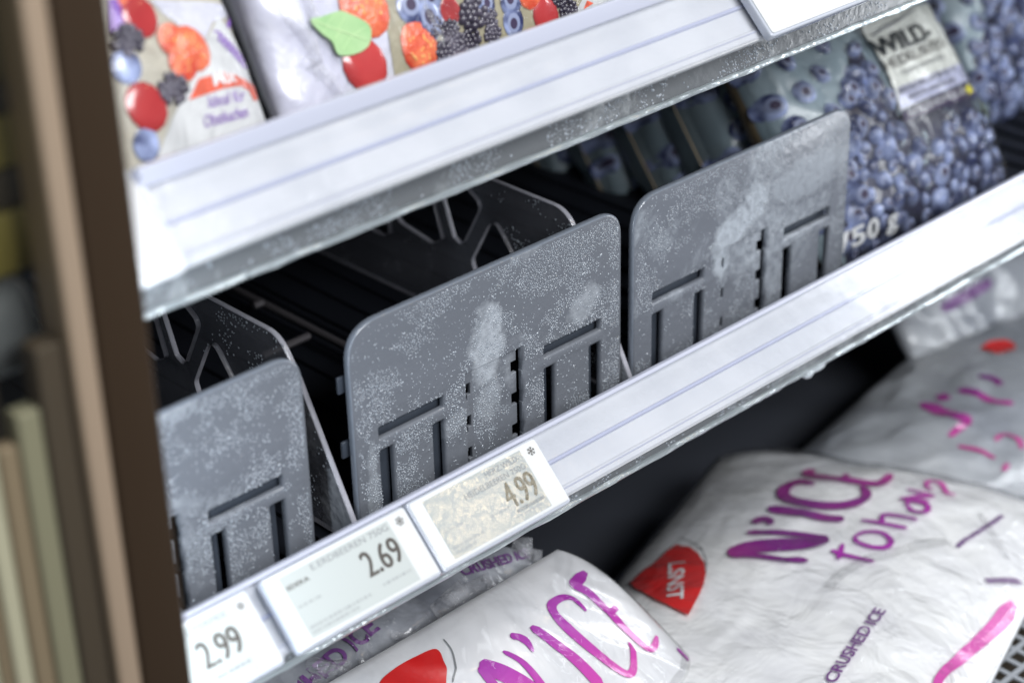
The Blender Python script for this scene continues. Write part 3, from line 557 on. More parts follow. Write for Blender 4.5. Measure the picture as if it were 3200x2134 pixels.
# ------------------------------------------------------------------ front stops
def front_stop(X0, label, m, seed, ndrops, tabs):
    t = thing('shelf_front_stop', label, 'shelf divider', 'grey front stops standing on the middle shelf', (X0, 0, 0))
    H = 0.62
    outer = rounded([(0, 0), (1, 0), (1, -H), (0, -H)], [0.105, 0.085, 0, 0], 12)
    a, b, a2, b2, h0, h1, g, r, mm = 0.0863, 0.3117, 0.1315, 0.271, 0.318, 0.352, 0.389, 0.3966, 0.286
    holes = []
    rect = lambda x0, x1, z0, z1: rounded([(x0, z0), (x1, z0), (x1, z1), (x0, z1)], 0.004, 2)
    for s in (0, 1):
        F = (lambda x: x) if s == 0 else (lambda x: 1-x)
        for (xa, xb, z0, z1) in ((a, b, -h0, -h1), (a, a2, -g, -0.595), (b2, b, -g, -0.595)):
            xs = sorted((F(xa), F(xb))); holes.append(rect(xs[0], xs[1], z0, z1))
    n = 0.028
    rec = [(r, -mm)]
    for z in (-0.325, -0.425, -0.525): rec += [(r, z+0.002), (r-0.002, z), (r-0.002, z-0.034), (r, z-0.036)]
    rec += [(r, -0.6), (1-r, -0.6)]
    for z in (-0.525, -0.425, -0.325): rec += [(1-r, z-0.036), (1-r+0.002, z-0.034), (1-r+0.002, z), (1-r, z+0.002)]
    rec += [(1-r, -mm)]
    holes.append(rec)
    plate('panel', [outer]+holes, 0.024, 0.008, lambda x, z, y: (x, 0.012+y, z), [m, M['stop_rim']], t)
    for p_ in t.children[0].data.polygons:
        c_ = p_.center/S; p_.material_index = 1 if abs(p_.normal.y) < 0.93 and (c_.x < 0.11 or c_.x > 0.9 or c_.z > -0.03) and not (0.08 < c_.x < 0.92 and c_.z < -0.1) else 0
    # recessed middle tongue, notched at both sides
    tn = [(r+0.001, -mm-0.001)]
    for z in (-0.325, -0.425, -0.525): tn += [(r+0.001, z), (r+0.022, z), (r+0.022, z-0.034), (r+0.010, z-0.034), (r+0.010, z-0.05), (r+0.001, z-0.056)]
    tn += [(r+0.001, -0.6), (1-r-0.012, -0.6)]
    for z in (-0.525, -0.425, -0.325): tn += [(1-r-0.012, z-0.036), (1-r-0.032, z-0.036), (1-r-0.032, z), (1-r-0.012, z)]
    tn += [(1-r-0.012, -mm-0.001)]
    plate('tongue', [tn], 0.014, 0.003, lambda x, z, y: (x, 0.020+y, z), m, t)
    # ribs behind the slots, seen through them
    for s in (0, 1):
        F = (lambda x: x) if s == 0 else (lambda x: 1-x)
        for xa, xb, z0, z1 in ((a-0.01, b+0.01, -h1-0.012, -h1+0.022), (a+0.012, a2+0.004, -0.6, -g+0.01), (b2+0.008, b+0.01, -0.6, -g+0.01)):
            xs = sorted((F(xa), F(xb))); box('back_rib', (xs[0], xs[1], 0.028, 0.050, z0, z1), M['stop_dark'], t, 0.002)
    for z in tabs: box('side_tab', (-0.016, 0.02, 0.028, 0.038, z-0.05, z), M['stop_dark'], t, 0.004)
    holes_b = [(a, b, -h1, -h0), (a, a2, -0.6, -g), (b2, b, -0.6, -g), (1-b, 1-a, -h1, -h0), (1-a2, 1-a, -0.6, -g), (1-b, 1-b2, -0.6, -g), (r-0.004, r+0.026, -0.6, -mm), (1-r-0.036, 1-r+0.004, -0.6, -mm)]
    def place(rg):
        while True:
            x = rg.uniform(0.012, 0.988); z = -rg.uniform(0.012, 0.6)
            if any(h[0]-.004 < x < h[1]+.004 and h[2]-.004 < z < h[3]+.004 for h in holes_b): continue
            if (x < 0.09 and z > -0.09 and (x-0.09)**2+(z+0.09)**2 > 0.078**2) or (x > 0.925 and z > -0.075 and (x-0.925)**2+(z+0.075)**2 > 0.062**2): continue
            y = 0.0128 if (r < x < 1-r and z < -mm) else -0.0002
            return (x, y, z), (0, -1, 0), (x, z)
    def dens(x, z):
        v = noise.noise(Vector((x*4.5+seed, z*6, seed)))+0.75*noise.noise(Vector((x*13, z*15, seed+3.3)))+0.5*noise.noise(Vector((x*33, z*33, seed+1)))
        e = 0.35 if z > -0.04 or x > 0.95 else 0
        return max(0.035, min(1, 2.0*(v+0.06+e)))
    droplets('frozen_droplets', ndrops, place, 0.0012, 0.0028, M['ice'], t, seed, density=dens)
    # crusts: little rods and grains of rime
    return t
front_stop(0.0, 'middle grey plastic front stop covered in frozen droplets, price tags below', M['stop_mid'], 5, 6500, (-0.14, -0.33))
front_stop(1.0477, 'right grey front stop with a white frost smear, beside the blueberry bags', M['stop_right'], 8, 4200, ())
front_stop(-1.1434, 'left grey front stop half hidden by the dark brown post', M['stop'], 14, 4600, ())

# ------------------------------------------------------------------ clear side dividers with cut-outs
def divider(X, label, seed):
    t = thing('shelf_side_divider', label, 'shelf divider', 'clear side dividers behind the front stops', (X, 0, 0))
    outer = rounded([(2.5, -0.075), (0.235, -0.082), (0.165, -0.185), (-0.02, -0.54), (-0.04, -0.615), (2.5, -0.615)], [0, 0.10, 0.06, 0.02, 0, 0], 8)
    holes = []
    def bay(o):
        holes.append(rounded([(0.785-o*0, -0.165), (0.66, -0.150), (0.60, -0.185), (0.69, -0.345), (0.725, -0.33)], [0.01, 0.04, 0.03, 0.015, 0.008], 5))
        holes.append(rounded([(0.545, -0.212), (0.645, -0.385), (0.625, -0.44), (0.44, -0.44), (0.40, -0.40), (0.475, -0.30)], [0.03, 0.03, 0.02, 0.02, 0.03, 0.03], 5))
        holes.append(rounded([(0.845, -0.160), (0.98, -0.165), (1.035, -0.25), (0.99, -0.36), (0.83, -0.385), (0.785, -0.36)], [0.01, 0.04, 0.05, 0.05, 0.03, 0.01], 5))
        holes.append(rounded([(1.13, -0.20), (1.30, -0.42), (1.02, -0.44)], 0.04, 5))
    bay(0)
    for k in range(1, 3):
        holes.append([(y+0.62*k, z) for y, z in rounded([(0.785, -0.165), (0.66, -0.150), (0.60, -0.185), (0.69, -0.345), (0.725, -0.33)], 0.015, 4)] if k > 1 else rounded([(1.45, -0.165), (1.62, -0.165), (1.55, -0.38), (1.40, -0.40)], 0.03, 4))
    plate('plate', [outer]+holes, 0.018, 0.006, lambda y, z, x: (x, y, z), [M['divider'], M['divider_edge']], t)
    for p_ in t.children[0].data.polygons: p_.material_index = 0 if abs(p_.normal.x) > 0.9 else 1
    def place(rg):
        y = rg.uniform(0.0, 0.62); z = -rg.uniform(0.09, 0.55)
        while z > -0.1-0.0 and y < 0.25 or (y < 0.2 and z > -0.185-1.9*(0.165-y)): y = rg.uniform(0.0, 0.62); z = -rg.uniform(0.09, 0.55)
        return (-0.0095, y, z), (-1, 0, 0), (y, z)
    def inhole(y, z): return (0.41 < y < 0.64 and -0.44 < z < -0.23 and abs(y-0.535) < (-z-0.20)*0.62) or (y > 0.58 and z > -0.34)
    def dens(y, z): return 0 if inhole(y, z) else max(0.0, min(1, 1.6*(noise.noise(Vector((y*8, z*8, seed)))+0.4*noise.noise(Vector((y*25, z*25, seed)))+0.08)))
    droplets('frozen_droplets', 420, place, 0.0018, 0.0036, M['ice'], t, seed, density=dens)
    return t
divider(-0.03, 'left clear plastic side divider with cut-outs, next to the brown post', 31)
divider(1.02, 'clear plastic side divider with cut-outs, behind the middle front stop', 37)

# ------------------------------------------------------------------ price tags
def price_tag(x0, zo, label, iced=False, wdt=0.450):
    t = thing('price_tag', label, 'price tag', 'electronic price tags clipped to the rails')
    d0, d1 = 0.008, 0.206
    lp = rounded([(x0, -d0), (x0+wdt, -d0), (x0+wdt, -d1), (x0, -d1)], 0.014, 6)
    plate('tag_body', [lp], 0.030, 0.006, lambda x, d, n: rail_pt(x, -d, 0.030+n, zo), M['tag_edge'], t)
    lp = rounded([(x0+0.006, -d0-0.006), (x0+wdt-0.006, -d0-0.006), (x0+wdt-0.006, -d1+0.008), (x0+0.006, -d1+0.008)], 0.010, 6)
    plate('tag_front', [lp], 0.004, 0.001, lambda x, d, n: rail_pt(x, -d, 0.0465+n, zo), M['tag'], t)
    return t, (lambda off: (lambda x, d: rail_pt(x0+x, -d, 0.0487+off, zo)))
def snowflake(t, f, cx, cd, r):
    L = []
    for k in range(6):
        a = math.radians(60*k+12); c, s = math.cos(a), math.sin(a)
        L.append(([(cx, cd), (cx+c*r*0.5, cd+s*r*0.5), (cx+c*r, cd+s*r)], .0022, .0022, .0022))
        for sg in (-1, 1):
            b = a+sg*0.8; q0 = (cx+c*r*0.55, cd+s*r*0.55); L.append(([q0, (q0[0]+math.cos(b)*r*0.2, q0[1]+math.sin(b)*r*0.2), (q0[0]+math.cos(b)*r*0.4, q0[1]+math.sin(b)*r*0.4)], .0018, .0018, .0018))
    strokes('snowflake_symbol', L, f(0.0006), M['ink'], t)
def screen_base(t, f, m):
    patch('screen', [(0.044, -0.024), (0.384, -0.024), (0.384, -0.190), (0.044, -0.190)], f(0.0003), m, t, grid=0.2, smooth=False)
    strokes('indicator_lens', [([(0.018, -0.035), (0.018, -0.048), (0.018, -0.060)], 0.011, 0.012, 0.011)], f(0.0010), M['lens'], t)
def fine_lines(t, f, rows, seed, m='ink_pale'):
    rg = random.Random(seed); L = []
    for (xa, xb, d, h) in rows:
        x = xa
        while x < xb:
            wl = rg.uniform(0.003, 0.014); L.append(([(x, d), (x+wl/2, d), (min(x+wl, xb), d)], h, h, h)); x += wl+rg.uniform(0.002, 0.005)
    strokes('fine_print', L, f(0.0007), M[m], t)
def price_bold(s, x0, x1, d, h, f, t, m='ink'):
    for k, dx in enumerate((0.0016, 0.0032)): text_on('price', s, (x0+dx, d), (x1+dx, d), h, f(0.0010+0.0002*k), M[m], t)
def barcode(t, f, xa, xb, d, h, seed):
    rg = random.Random(seed); L = []; x = xa
    while x < xb:
        wl = rg.uniform(0.0008, 0.0026); L.append(([(x, d-h/2), (x, d), (x, d+h/2)], wl, wl, wl)); x += wl+rg.uniform(0.0012, 0.003)
    strokes('barcode', L, f(0.0007), M['ink_lt'], t)
ZL = -0.409; ZU = ZL+UP
t3, f3 = price_tag(-0.040, ZL, 'price tag showing 4.99 with icy glints, rightmost on the middle rail', True)
screen_base(t3, f3, M['screen_ice']); g = f3(0.0008)
text_on('product_line', 'HERZ.WILD-', (0.250, -0.047), (0.370, -0.047), 0.0165, g, M['ink_lt'], t3)
text_on('product_line', 'HEIDELBEEREN 750G', (0.162, -0.073), (0.374, -0.073), 0.0165, g, M['ink_lt'], t3)
text_on('price', '4.99', (0.268, -0.148), (0.374, -0.148), 0.072, g, M['ink_iced'], t3)
price_bold('4.99', 0.268, 0.374, -0.148, 0.072, f3, t3, 'ink_iced')
fine_lines(t3, f3, ((0.055, 0.12, -0.118, 0.006), (0.055, 0.16, -0.163, 0.008), (0.055, 0.13, -0.177, 0.008), (0.20, 0.26, -0.140, 0.006), (0.27, 0.36, -0.173, 0.006)), 2)
barcode(t3, f3, 0.28, 0.378, -0.160, 0.010, 7)
snowflake(t3, f3, 0.415, -0.040, 0.0125)
t2, f2 = price_tag(-0.495, ZL, 'price tag showing 2.69 for strawberries, middle of the three on the rail')
screen_base(t2, f2, M['screen']); g = f2(0.0008)
text_on('product_line', 'E.ERDBEEREN 750G', (0.135, -0.046), (0.376, -0.046), 0.0165, g, M['ink_lt'], t2)
text_on('maker_name', 'EDEKA', (0.052, -0.062), (0.118, -0.062), 0.011, g, M['ink'], t2, bold=0.02)
text_on('price', '2.69', (0.262, -0.128), (0.374, -0.128), 0.068, g, M['ink'], t2)
price_bold('2.69', 0.262, 0.374, -0.128, 0.068, f2, t2)
fine_lines(t2, f2, ((0.055, 0.125, -0.108, 0.006), (0.055, 0.24, -0.163, 0.007), (0.055, 0.20, -0.176, 0.007), (0.285, 0.372, -0.158, 0.007)), 5)
snowflake(t2, f2, 0.415, -0.040, 0.0125)
t1, f1 = price_tag(-0.985, ZL, 'price tag showing 2.99, leftmost, cut off by the brown post')
screen_base(t1, f1, M['screen']); g = f1(0.0008)
text_on('product_line', 'TK KRAEUTERMIX', (0.155, -0.046), (0.374, -0.046), 0.0165, g, M['ink_lt'], t1)
text_on('price', '2.99', (0.262, -0.133), (0.374, -0.133), 0.068, g, M['ink'], t1)
price_bold('2.99', 0.262, 0.374, -0.133, 0.068, f1, t1)
fine_lines(t1, f1, ((0.25, 0.372, -0.160, 0.008),), 9, 'ink_lt')
snowflake(t1, f1, 0.415, -0.040, 0.0125)
t4, f4 = price_tag(1.160, ZU, 'blank backed white price tag hanging from the upper rail')
fine_lines(t4, f4, ((0.1, 0.2, -0.06, 0.002),), 3, 'tag')

# ------------------------------------------------------------------ bags
class Bag:
    def __init__(s, key, x0, x1, v0, v1, T, seed, wr=0.012, k=3.2, off=(0, 0, 0), cr=0.05, wf=3.0):
        s.cr = cr
        F = FRAMES[key]; s.P = Vector(F['P0'])+Vector(off); s.ax = Vector(F['ax']); s.u = Vector(F['u']); s.n = s.ax.cross(s.u).normalized()
        s.x0, s.x1, s.v0, s.v1, s.T, s.seed, s.wr, s.k, s.wf = x0, x1, v0, v1, T, seed, wr, k, wf
    def hv(s, v):
        t = max(0, min(1, (v-s.v0)/(s.v1-s.v0))); return max(0.012, s.T*(1-abs(2*t-1)**2.6)**0.6)
    def half(s, v):
        t = max(0, min(1, (v-s.v0)/(s.v1-s.v0))); return (s.x1-s.x0)/2*(1-0.04*(1-abs(2*t-1)**3)-s.cr*abs(2*t-1)**7)
    def wrk(s, x, v):
        f = s.wf; p = Vector((x*f, v*f, s.seed*1.7))
        a = noise.noise(p)+0.5*noise.noise(p*2.3)
        rdg = 1-abs(noise.noise(Vector(((x+0.6*v)*f*2.2, (v-0.5*x)*f*0.9, s.seed+7))))*4
        return s.wr*(a+0.55*max(0, rdg))
    def front(s, x, v, off=0.0):
        xc = (s.x0+s.x1)/2; h = s.half(v); q = min(1, abs(x-xc)/h); nn = s.hv(v)*(1-q**s.k)**(1/s.k)
        nn += s.wrk(x, v)*min(1, nn/(s.T*0.5))
        return s.P+s.ax*x+s.u*v+s.n*(nn-s.T+off)
    def surf(s, off=0.003): return lambda x, v: s.front(x, v, off)
    def build(s, name, mf, mb, parent, nx=60, nv=60, off=0.0, only_front=False, jit=0.0):
        vs = []; fs = []; mi = []; xc = (s.x0+s.x1)/2; m_ = 2*nx if not only_front else nx+1
        for j in range(nv+1):
            v = s.v0+(s.v1-s.v0)*j/nv; h = s.half(v)
            for i in range(m_):
                if only_front: th = math.pi*(1-i/nx)
                else: th = math.pi*(1-i/nx)
                c, sn = math.cos(th), math.sin(th); q = (abs(c)**(2/s.k))*(1 if c >= 0 else -1)
                nn = s.hv(v)*(abs(sn)**(2/s.k)); sg = 1 if i <= nx else -1
                x = xc+h*q
                wv = s.wrk(x, v)*min(1, nn/(s.T*0.5))
                vs.append(s.P+s.ax*x+s.u*v+s.n*((nn+wv+off)*sg-s.T))
        for j in range(nv):
            for i in range(m_ if not only_front else nx):
                i2 = (i+1) % m_; fs.append((j*m_+i, j*m_+i2, (j+1)*m_+i2, (j+1)*m_+i)); mi.append(0 if i < nx else 1)
        if not only_front: fs.append(tuple(range(m_))[::-1]); fs.append(tuple(range(nv*m_, nv*m_+m_))); mi += [0, 0]
        return mesh(name, vs, fs, [mf, mb], parent, True, mi)
def domes(name, items, f, mats, parent, lift=0.5, seed=1):
    """fruit printed and pressed out in low relief: items (x, v, rx, rv, angle, crown)"""
    vs = []; fs = []; mi = []; rg = random.Random(seed)
    for (x, v, rx, rv, an, crown) in items:
        rings = ((1.0, 0.0, 0), (0.86, 0.5, 0), (0.6, 0.82, 0), (0.34, 0.93, 1), (0.22, 0.90, 2)) if crown else ((1.0, 0.0, 0), (0.86, 0.5, 0), (0.6, 0.82, 0), (0.3, 0.97, 0))
        n = 14; base = len(vs); ca, sa = math.cos(an), math.sin(an); cx, cv = (rg.uniform(-.25, .25), rg.uniform(-.25, .25)) if crown else (0, 0)
        for (rr, hh, _) in rings:
            sh = 1-rr
            for k in range(n):
                t = 2*math.pi*k/n; a, b = (math.cos(t)*rr+cx*sh)*rx, (math.sin(t)*rr+cv*sh)*rv
                vs.append(f(x+a*ca-b*sa, v+a*sa+b*ca, 0.004+hh*lift*min(rx, rv)))
        vs.append(f(x+(cx*rx*ca-cv*rv*sa)*1.0, v+(cx*rx*sa+cv*rv*ca), 0.004+(0.78 if crown else 1.0)*lift*min(rx, rv)))
        for r_ in range(len(rings)-1):
            for k in range(n): k2 = (k+1) % n; fs.append((base+r_*n+k, base+r_*n+k2, base+(r_+1)*n+k2, base+(r_+1)*n+k)); mi.append(rings[r_+1][2] if crown else 0)
        for k in range(n): fs.append((base+(len(rings)-1)*n+k, base+(len(rings)-1)*n+(k+1) % n, base+len(rings)*n)); mi.append(2 if crown else 0)
    return mesh(name, vs, fs, mats, parent, True, mi)
def crease(b, pts, lo, hi, parent, wd=0.014, m='clear_glare'):
    cr = catmull(pts, 8); vs = []; fs = []; n = len(cr)
    for i, p in enumerate(cr):
        d = (cr[min(i+1, n-1)]-cr[max(i-1, 0)]).normalized(); q = Vector((-d.y, d.x)); e = min(1, i/3, (n-1-i)/3)
        for w_, h_ in ((-wd, lo), (-wd*0.2, lo+(hi-lo)*e), (wd*0.5, lo+(hi-lo)*e*0.6), (wd, lo)):
            vs.append(b.front(p.x+q.x*w_, p.y+q.y*w_, h_+0.003*noise.noise(Vector((i*0.7, w_*50, 1)))))
    for i in range(n-1):
        for k in range(3): a_ = i*4+k; fs.append((a_, a_+1, a_+5, a_+4))
    return mesh('film_crease', vs, fs, M[m], parent, True)
def blackberry(items):
    out = []
    for (x, v, r) in items:
        rg = random.Random(int(x*1000)+int(v*7000))
        for n, R in ((1, 0), (6, 0.42), (11, 0.82)):
            for k in range(n):
                a = 2*math.pi*k/n+rg.uniform(-.2, .2)+n; out.append((x+math.cos(a)*R*r, v+math.sin(a)*R*r*0.9, r*0.27*rg.uniform(.8, 1.1), r*0.27, 0, False))
    return out
def fruit(b, lst, parent):
    f = lambda x, v, o: b.front(x, v, o)
    for kind, key, m in (('strawberry', 'straw', 'straw'), ('cherry', 'cherry', 'cherry')):
        for i, it in enumerate([(x, v, r, r*1.2, 0.4, False) for k, x, v, r in lst if k == key]): domes(kind+'_print', [it], f, [M[m]], parent, 0.12, i)
    for x, v, r in [(x, v, r) for k, x, v, r in lst if k == 'straw']:
        rg = random.Random(int(x*999)); its = []
        for _ in range(22):
            a, q = rg.uniform(0, 6.28), math.sqrt(rg.random())*0.72; its.append((x+math.cos(a)*q*r, v+math.sin(a)*q*r, r*0.045, r*0.07, 0, False))
        domes('seeds', its, lambda x_, v_, o, R=r: b.front(x_, v_, o+0.12*R*0.95), [M['seed']], parent, 0.3)
    for i, it in enumerate([(x, v, r, r*1.12, 0, b.P.x == 0 and x > -0.1 and b.x0 > -0.5) for k, x, v, r in lst if k == 'blue']): domes('blueberry_print', [it], f, [M['blueb'], M['crown_ring'], M['crown']], parent, 0.12, i+5)
    for it in [(x, v, r) for k, x, v, r in lst if k == 'black']: domes('blackberry_print', blackberry([it]), f, [M['blackb']], parent, 0.9)

def T(name, label, group=None): return thing(name, label, 'food bag', group)
# upper shelf, left bag of mixed berries
D = PRINTS['A']; A = Bag('A', -1.13, -0.115, -0.10, 0.95, 0.10, 3, wr=0.010)
ta = T('berry_bag', 'beige bag of mixed berries with white triangular label, beside the post on upper shelf', 'bags of frozen fruit')
A.build('bag_body', M['beige'], M['film_white'], ta)
patch('lilac_panel', D['lav'], A.surf(0.002), M['film_lilac'], ta)
patch('label_panel', D['label'], A.surf(0.004), M['white_print'], ta)
patch('red_band', D['red'], A.surf(0.006), M['red'], ta)
patch('purple_band', D['purple'], A.surf(0.004), M['purple'], ta)
fruit(A, [tuple(i) for i in D['fr']], ta)
text_on('label_text', 'Mix', D['tr'][0], D['tr'][1], 0.035, A.surf(0.008), M['white_print'], ta, bold=0.02)
text_on('label_text', 'Ideal für', D['t1'][0], D['t1'][1], 0.028, A.surf(0.006), M['purple'], ta, slant=0.2)
text_on('label_text', 'Obstkuchen', D['t2'][0], D['t2'][1], 0.028, A.surf(0.006), M['purple'], ta, slant=0.2)
rg = random.Random(4); p0, p1 = D['scr']; sl = []
for i in range(7):
    x = p0[0]+(p1[0]-p0[0])*i/6; v = p0[1]+(p1[1]-p0[1])*i/6
    sl.append(([(x-0.01, v+0.012), (x+0.006, v+0.004), (x-0.004, v-0.012), (x+0.012, v-0.016)], 0.003, 0.005, 0.002))
strokes('handwritten_name', sl, A.surf(0.006), M['purple'], ta)
strokes('purple_stroke', [(D['line'], 0.006, 0.009, 0.011)], A.surf(0.007), M['purple'], ta)
A.build('clear_film', M['clear_crinkled'], M['clear'], ta, off=0.006, only_front=True)
# upper shelf, second bag
D = PRINTS['B']; B = Bag('B', -0.105, 1.06, -0.10, 0.95, 0.11, 6, wr=0.012)
tb = T('berry_bag', 'lilac and gold bag with green leaf, cherry and strawberries, on the upper shelf', 'bags of frozen fruit')
B.build('bag_body', M['film_lilac'], M['film_white'], tb)
patch('gold_panel', D['gold'], B.surf(0.002), M['gold'], tb)
patch('leaf_print', smooth_poly(D['leaf']), B.surf(0.016), M['leaf'], tb)
lf = D['leaf']; c0 = Vector(lf[0]); c1 = Vector(lf[5])
vn = [([tuple(c0), tuple((c0+c1)/2), tuple(c1)], .002, .003, .0015)]
for i_, t_ in ((2, .25), (3, .45), (9, .5), (10, .3), (8, .7), (4, .7)): p_ = c0+(c1-c0)*t_; q_ = Vector(lf[i_]); vn.append(([tuple(p_), tuple((p_+q_)/2), tuple(q_*0.85+p_*0.15)], .0018, .0015, .001))
strokes('leaf_vein', vn, B.surf(0.018), M['vein'], tb)
patch('label_panel', D['label'], B.surf(0.004), M['white_print'], tb)
patch('red_triangle', D['tri'], B.surf(0.006), M['red'], tb)
fruit(B, [tuple(i) for i in D['fr']], tb)
B.build('clear_film', M['clear_crinkled'], M['clear'], tb, off=0.006, only_front=True)
for pts in ([(-0.02, 0.30), (0.0, 0.22), (0.03, 0.15), (0.035, 0.06)], [(0.05, 0.30), (0.06, 0.20), (0.10, 0.10)], [(0.0, 0.12), (0.05, 0.06), (0.07, -0.02)], [(0.33, 0.25), (0.38, 0.12), (0.41, 0.02)]):
    crease(B, pts, 0.004, 0.012, tb, 0.016, 'fold')
C_ = Bag('B', -0.105, 1.06, -0.10, 0.95, 0.11, 9, wr=0.012, off=(1.2, 0, 0))
tc_ = T('berry_bag', 'white fruit bag behind the blank tag, right of the gold bag', 'bags of frozen fruit')
C_.build('bag_body', M['film_white'], M['film_white'], tc_, 40, 30)

# blueberry bags
D = PRINTS['D']
def blue_bag(off, label, seed, full, x0=2.085, x1=3.135, nb=210):
    b = Bag('D', x0, x1, -0.07, 1.0, 0.17 if full else 0.20, seed, wr=0.020, off=off, k=2.4 if full else 3.6, wf=4)
    t = T('blueberry_bag', label, 'bags of blueberries on the middle shelf')
    b.build('bag_body', M['greengrey'], M['kraft'] if full else M['greengrey'], t)
    f = lambda x, v, o: b.front(x, v, o)
    rg = random.Random(seed); big = []; small = []
    dark = [(x0+0.10, -0.055), (x1-0.03, -0.055), (x1-0.02, 0.30), (x1-0.02, 0.9), (x1-0.10, 0.9), (x1-0.12, 0.42), (x0+0.50, 0.31), (x0+0.46, 0.62), (x0+0.38, 0.56), (x0+0.20, 0.33), (x0+0.06, 0.20)]
    patch('berry_panel', dark, b.surf(0.002), M['navy'], t)
    def inside(px, pv):
        c = False; n = len(dark)
        for i in range(n):
            (xa, ya), (xb, yb) = dark[i], dark[i-1]
            if (ya > pv) != (yb > pv) and px < (xb-xa)*(pv-ya)/(yb-ya)+xa: c = not c
        return c
    pts = []; tries = 0
    while len(pts) < nb and tries < 9000:
        tries += 1; x = rg.uniform(x0+0.05, x1-0.02); v = rg.uniform(-0.05, 0.92)
        if not inside(x, v): continue
        if full and 2.575 < x < 3.085 and v > 0.215 and v < 0.7: continue
        r = rg.choice((0.026, 0.034, 0.038, 0.043))*rg.uniform(0.9, 1.1)
        if any((x-p[0])**2+(v-p[1])**2 < (0.86*(r+p[2]))**2 for p in pts): continue
        pts.append((x, v, r))
    for x, v, r in pts: small.append((x, v, r, r*rg.uniform(0.7, 1.15), rg.uniform(0, 3), rg.random() < 0.4))
    domes('blueberry_pile', small, f, [M['blueb'], M['crown_ring'], M['crown']], t, 0.75, seed)
    side = []; tr = 0
    while len(side) < 26 and tr < 600:
        tr += 1; c_ = (rg.uniform(x0+0.025, x0+0.33), rg.uniform(0.05, 0.92), rg.uniform(0.036, 0.05))
        if c_[1] < 0.3 and c_[0] > x0+0.2: continue
        if all((c_[0]-q[0])**2+(c_[1]-q[1])**2 > (1.05*(c_[2]+q[2]))**2 for q in side): side.append(c_)
    for i, (x, v, r) in enumerate(side): domes('blueberry_print', [(x, v, r*0.8, r*0.98, 0.3, True)], f, [M['blueb'], M['crown_ring'], M['crown']], t, 0.5, seed+1+i)
    patch('tan_seam', [(x1-0.030, -0.05), (x1-0.002, -0.05), (x1-0.002, 0.95), (x1-0.030, 0.95)], b.surf(0.004), M['kraft'], t)
    if not full: patch('tan_seam', [(x0+0.004, -0.05), (x0+0.010, -0.05), (x0+0.010, 0.95), (x0+0.002, 0.95)], b.surf(0.004), M['kraft'], t)
    if full:
        patch('label_panel', D['label'], b.surf(0.020), M['cream'], t)
        patch('label_footer', D['lav'], b.surf(0.023), M['pale_blue'], t)
        patch('label_bar', D['bar'], b.surf(0.026), M['bar'], t)
        s = b.surf(0.026)
        strokes('underline_swash', [(D['sw'], 0.008, 0.012, 0.006)], s, M['ink_lt'], t)
        text_on('label_text', 'HERZ', (2.60, 0.648), (2.72, 0.655), 0.03, s, M['ink'], t)
        text_on('product_name', 'WILD-', D['wild'][0], (D['wild'][1][0]+0.03, D['wild'][1][1]), 0.066, s, M['black_ink'], t, bold=0.03)
        text_on('product_name', 'HEIDELBEEREN', D['hei'][0], D['hei'][1], 0.040, s, M['ink'], t)
        text_on('label_text', 'TIEFGEFROREN', D['s1'][0], D['s1'][1], 0.018, s, M['ink_lt'], t)
        text_on('label_text', 'BESONDERS AROMATISCHE', D['s2'][0], D['s2'][1], 0.020, s, M['ink'], t)
        text_on('label_text', 'FRÜCHTE, HANDVERLESEN', D['s3'][0], D['s3'][1], 0.018, s, M['ink'], t)
        text_on('label_text', 'HERZENSWILD.DE', D['bt'][0], D['bt'][1], 0.026, b.surf(0.029), M['white_print'], t)
        patch('yellow_heart', D['yel'], b.surf(0.029), M['yellow'], t)
        patch('leaf_print', D['leaf'], b.surf(0.03), M['lime'], t)
        text_on('weight_text', '750 g', (2.125, -0.010), (2.40, -0.010), 0.058, b.surf(0.034), M['white_print'], t, bold=0.03)
        b.build('clear_film', M['clear_glare'], M['clear'], t, off=0.036, only_front=True)
        crease(b, D['crease'], 0.03, 0.062, t)
    else:
        b.build('clear_film', M['clear'], M['clear'], t, 30, 30, off=0.036, only_front=True)
    return t
blue_bag((0, 0, 0), 'front blueberry bag with cream label, beside the right front stop', 51, True)
for i, (dy, lb) in enumerate(((0.33, 'blueberry bag directly behind the labelled one, above the right front stop'), (0.62, 'third blueberry bag in the row, with tan edge, in shade'),
                              (0.91, 'fourth blueberry bag in the row, dark under the upper shelf'), (1.20, 'hindmost blueberry bag, nearly lost in the dark'))):
    blue_bag((-0.01*i, dy, -0.03*i), lb, 60+i, False, nb=90)
blue_bag((1.33, 0.33, 0.0), 'dark blurred blueberry bag at the top right corner', 77, False, nb=110)

# ice bags below
def ice_bag(key, ext, label, m, seed, Tk, off=(0, 0, 0), wr=0.02, wf=4.0, cr=0.16, k=2.2):
    b = Bag(key, *ext, Tk, seed, wr=wr, k=k, off=off, wf=wf, cr=cr)
    t = thing('ice_bag', label, 'ice bag', 'bags of ice in the bottom tray')
    b.build('bag_body', m, m, t, 80, 80)
    return b, t
S_ = lambda pts, a, b, c: (pts, a, b, c)
I1, ti = ice_bag('I1', (-0.22, 0.95, -0.85, 0.33), 'nearest white ice bag with large violet lettering, below the price tags', M['icebag_front'], 81, 0.13, wr=0.012, cr=0.15, wf=3.2)
D = PRINTS['I1']; s = I1.surf(0.004)
strokes('brand_lettering', [S_(D['N'][0], .048, .046, .040), S_(D['N'][1], .012, .018, .022), S_(D['N'][2], .020, .022, .02), S_(D['Ap'], .018, .022, .008), S_(D['I'], .026, .028, .03),
        S_(D['C'], .012, .026, .014), S_(D['E'][0], .026, .022, .016), S_(D['E'][1], .014, .016, .014)], s, M['magenta'], ti, 1.25)
strokes('slogan_lettering', [S_(D['to'][0], .012, .014, .010), S_(D['to'][1], .009, .009, .008)], s, M['magenta'], ti, 1.25)
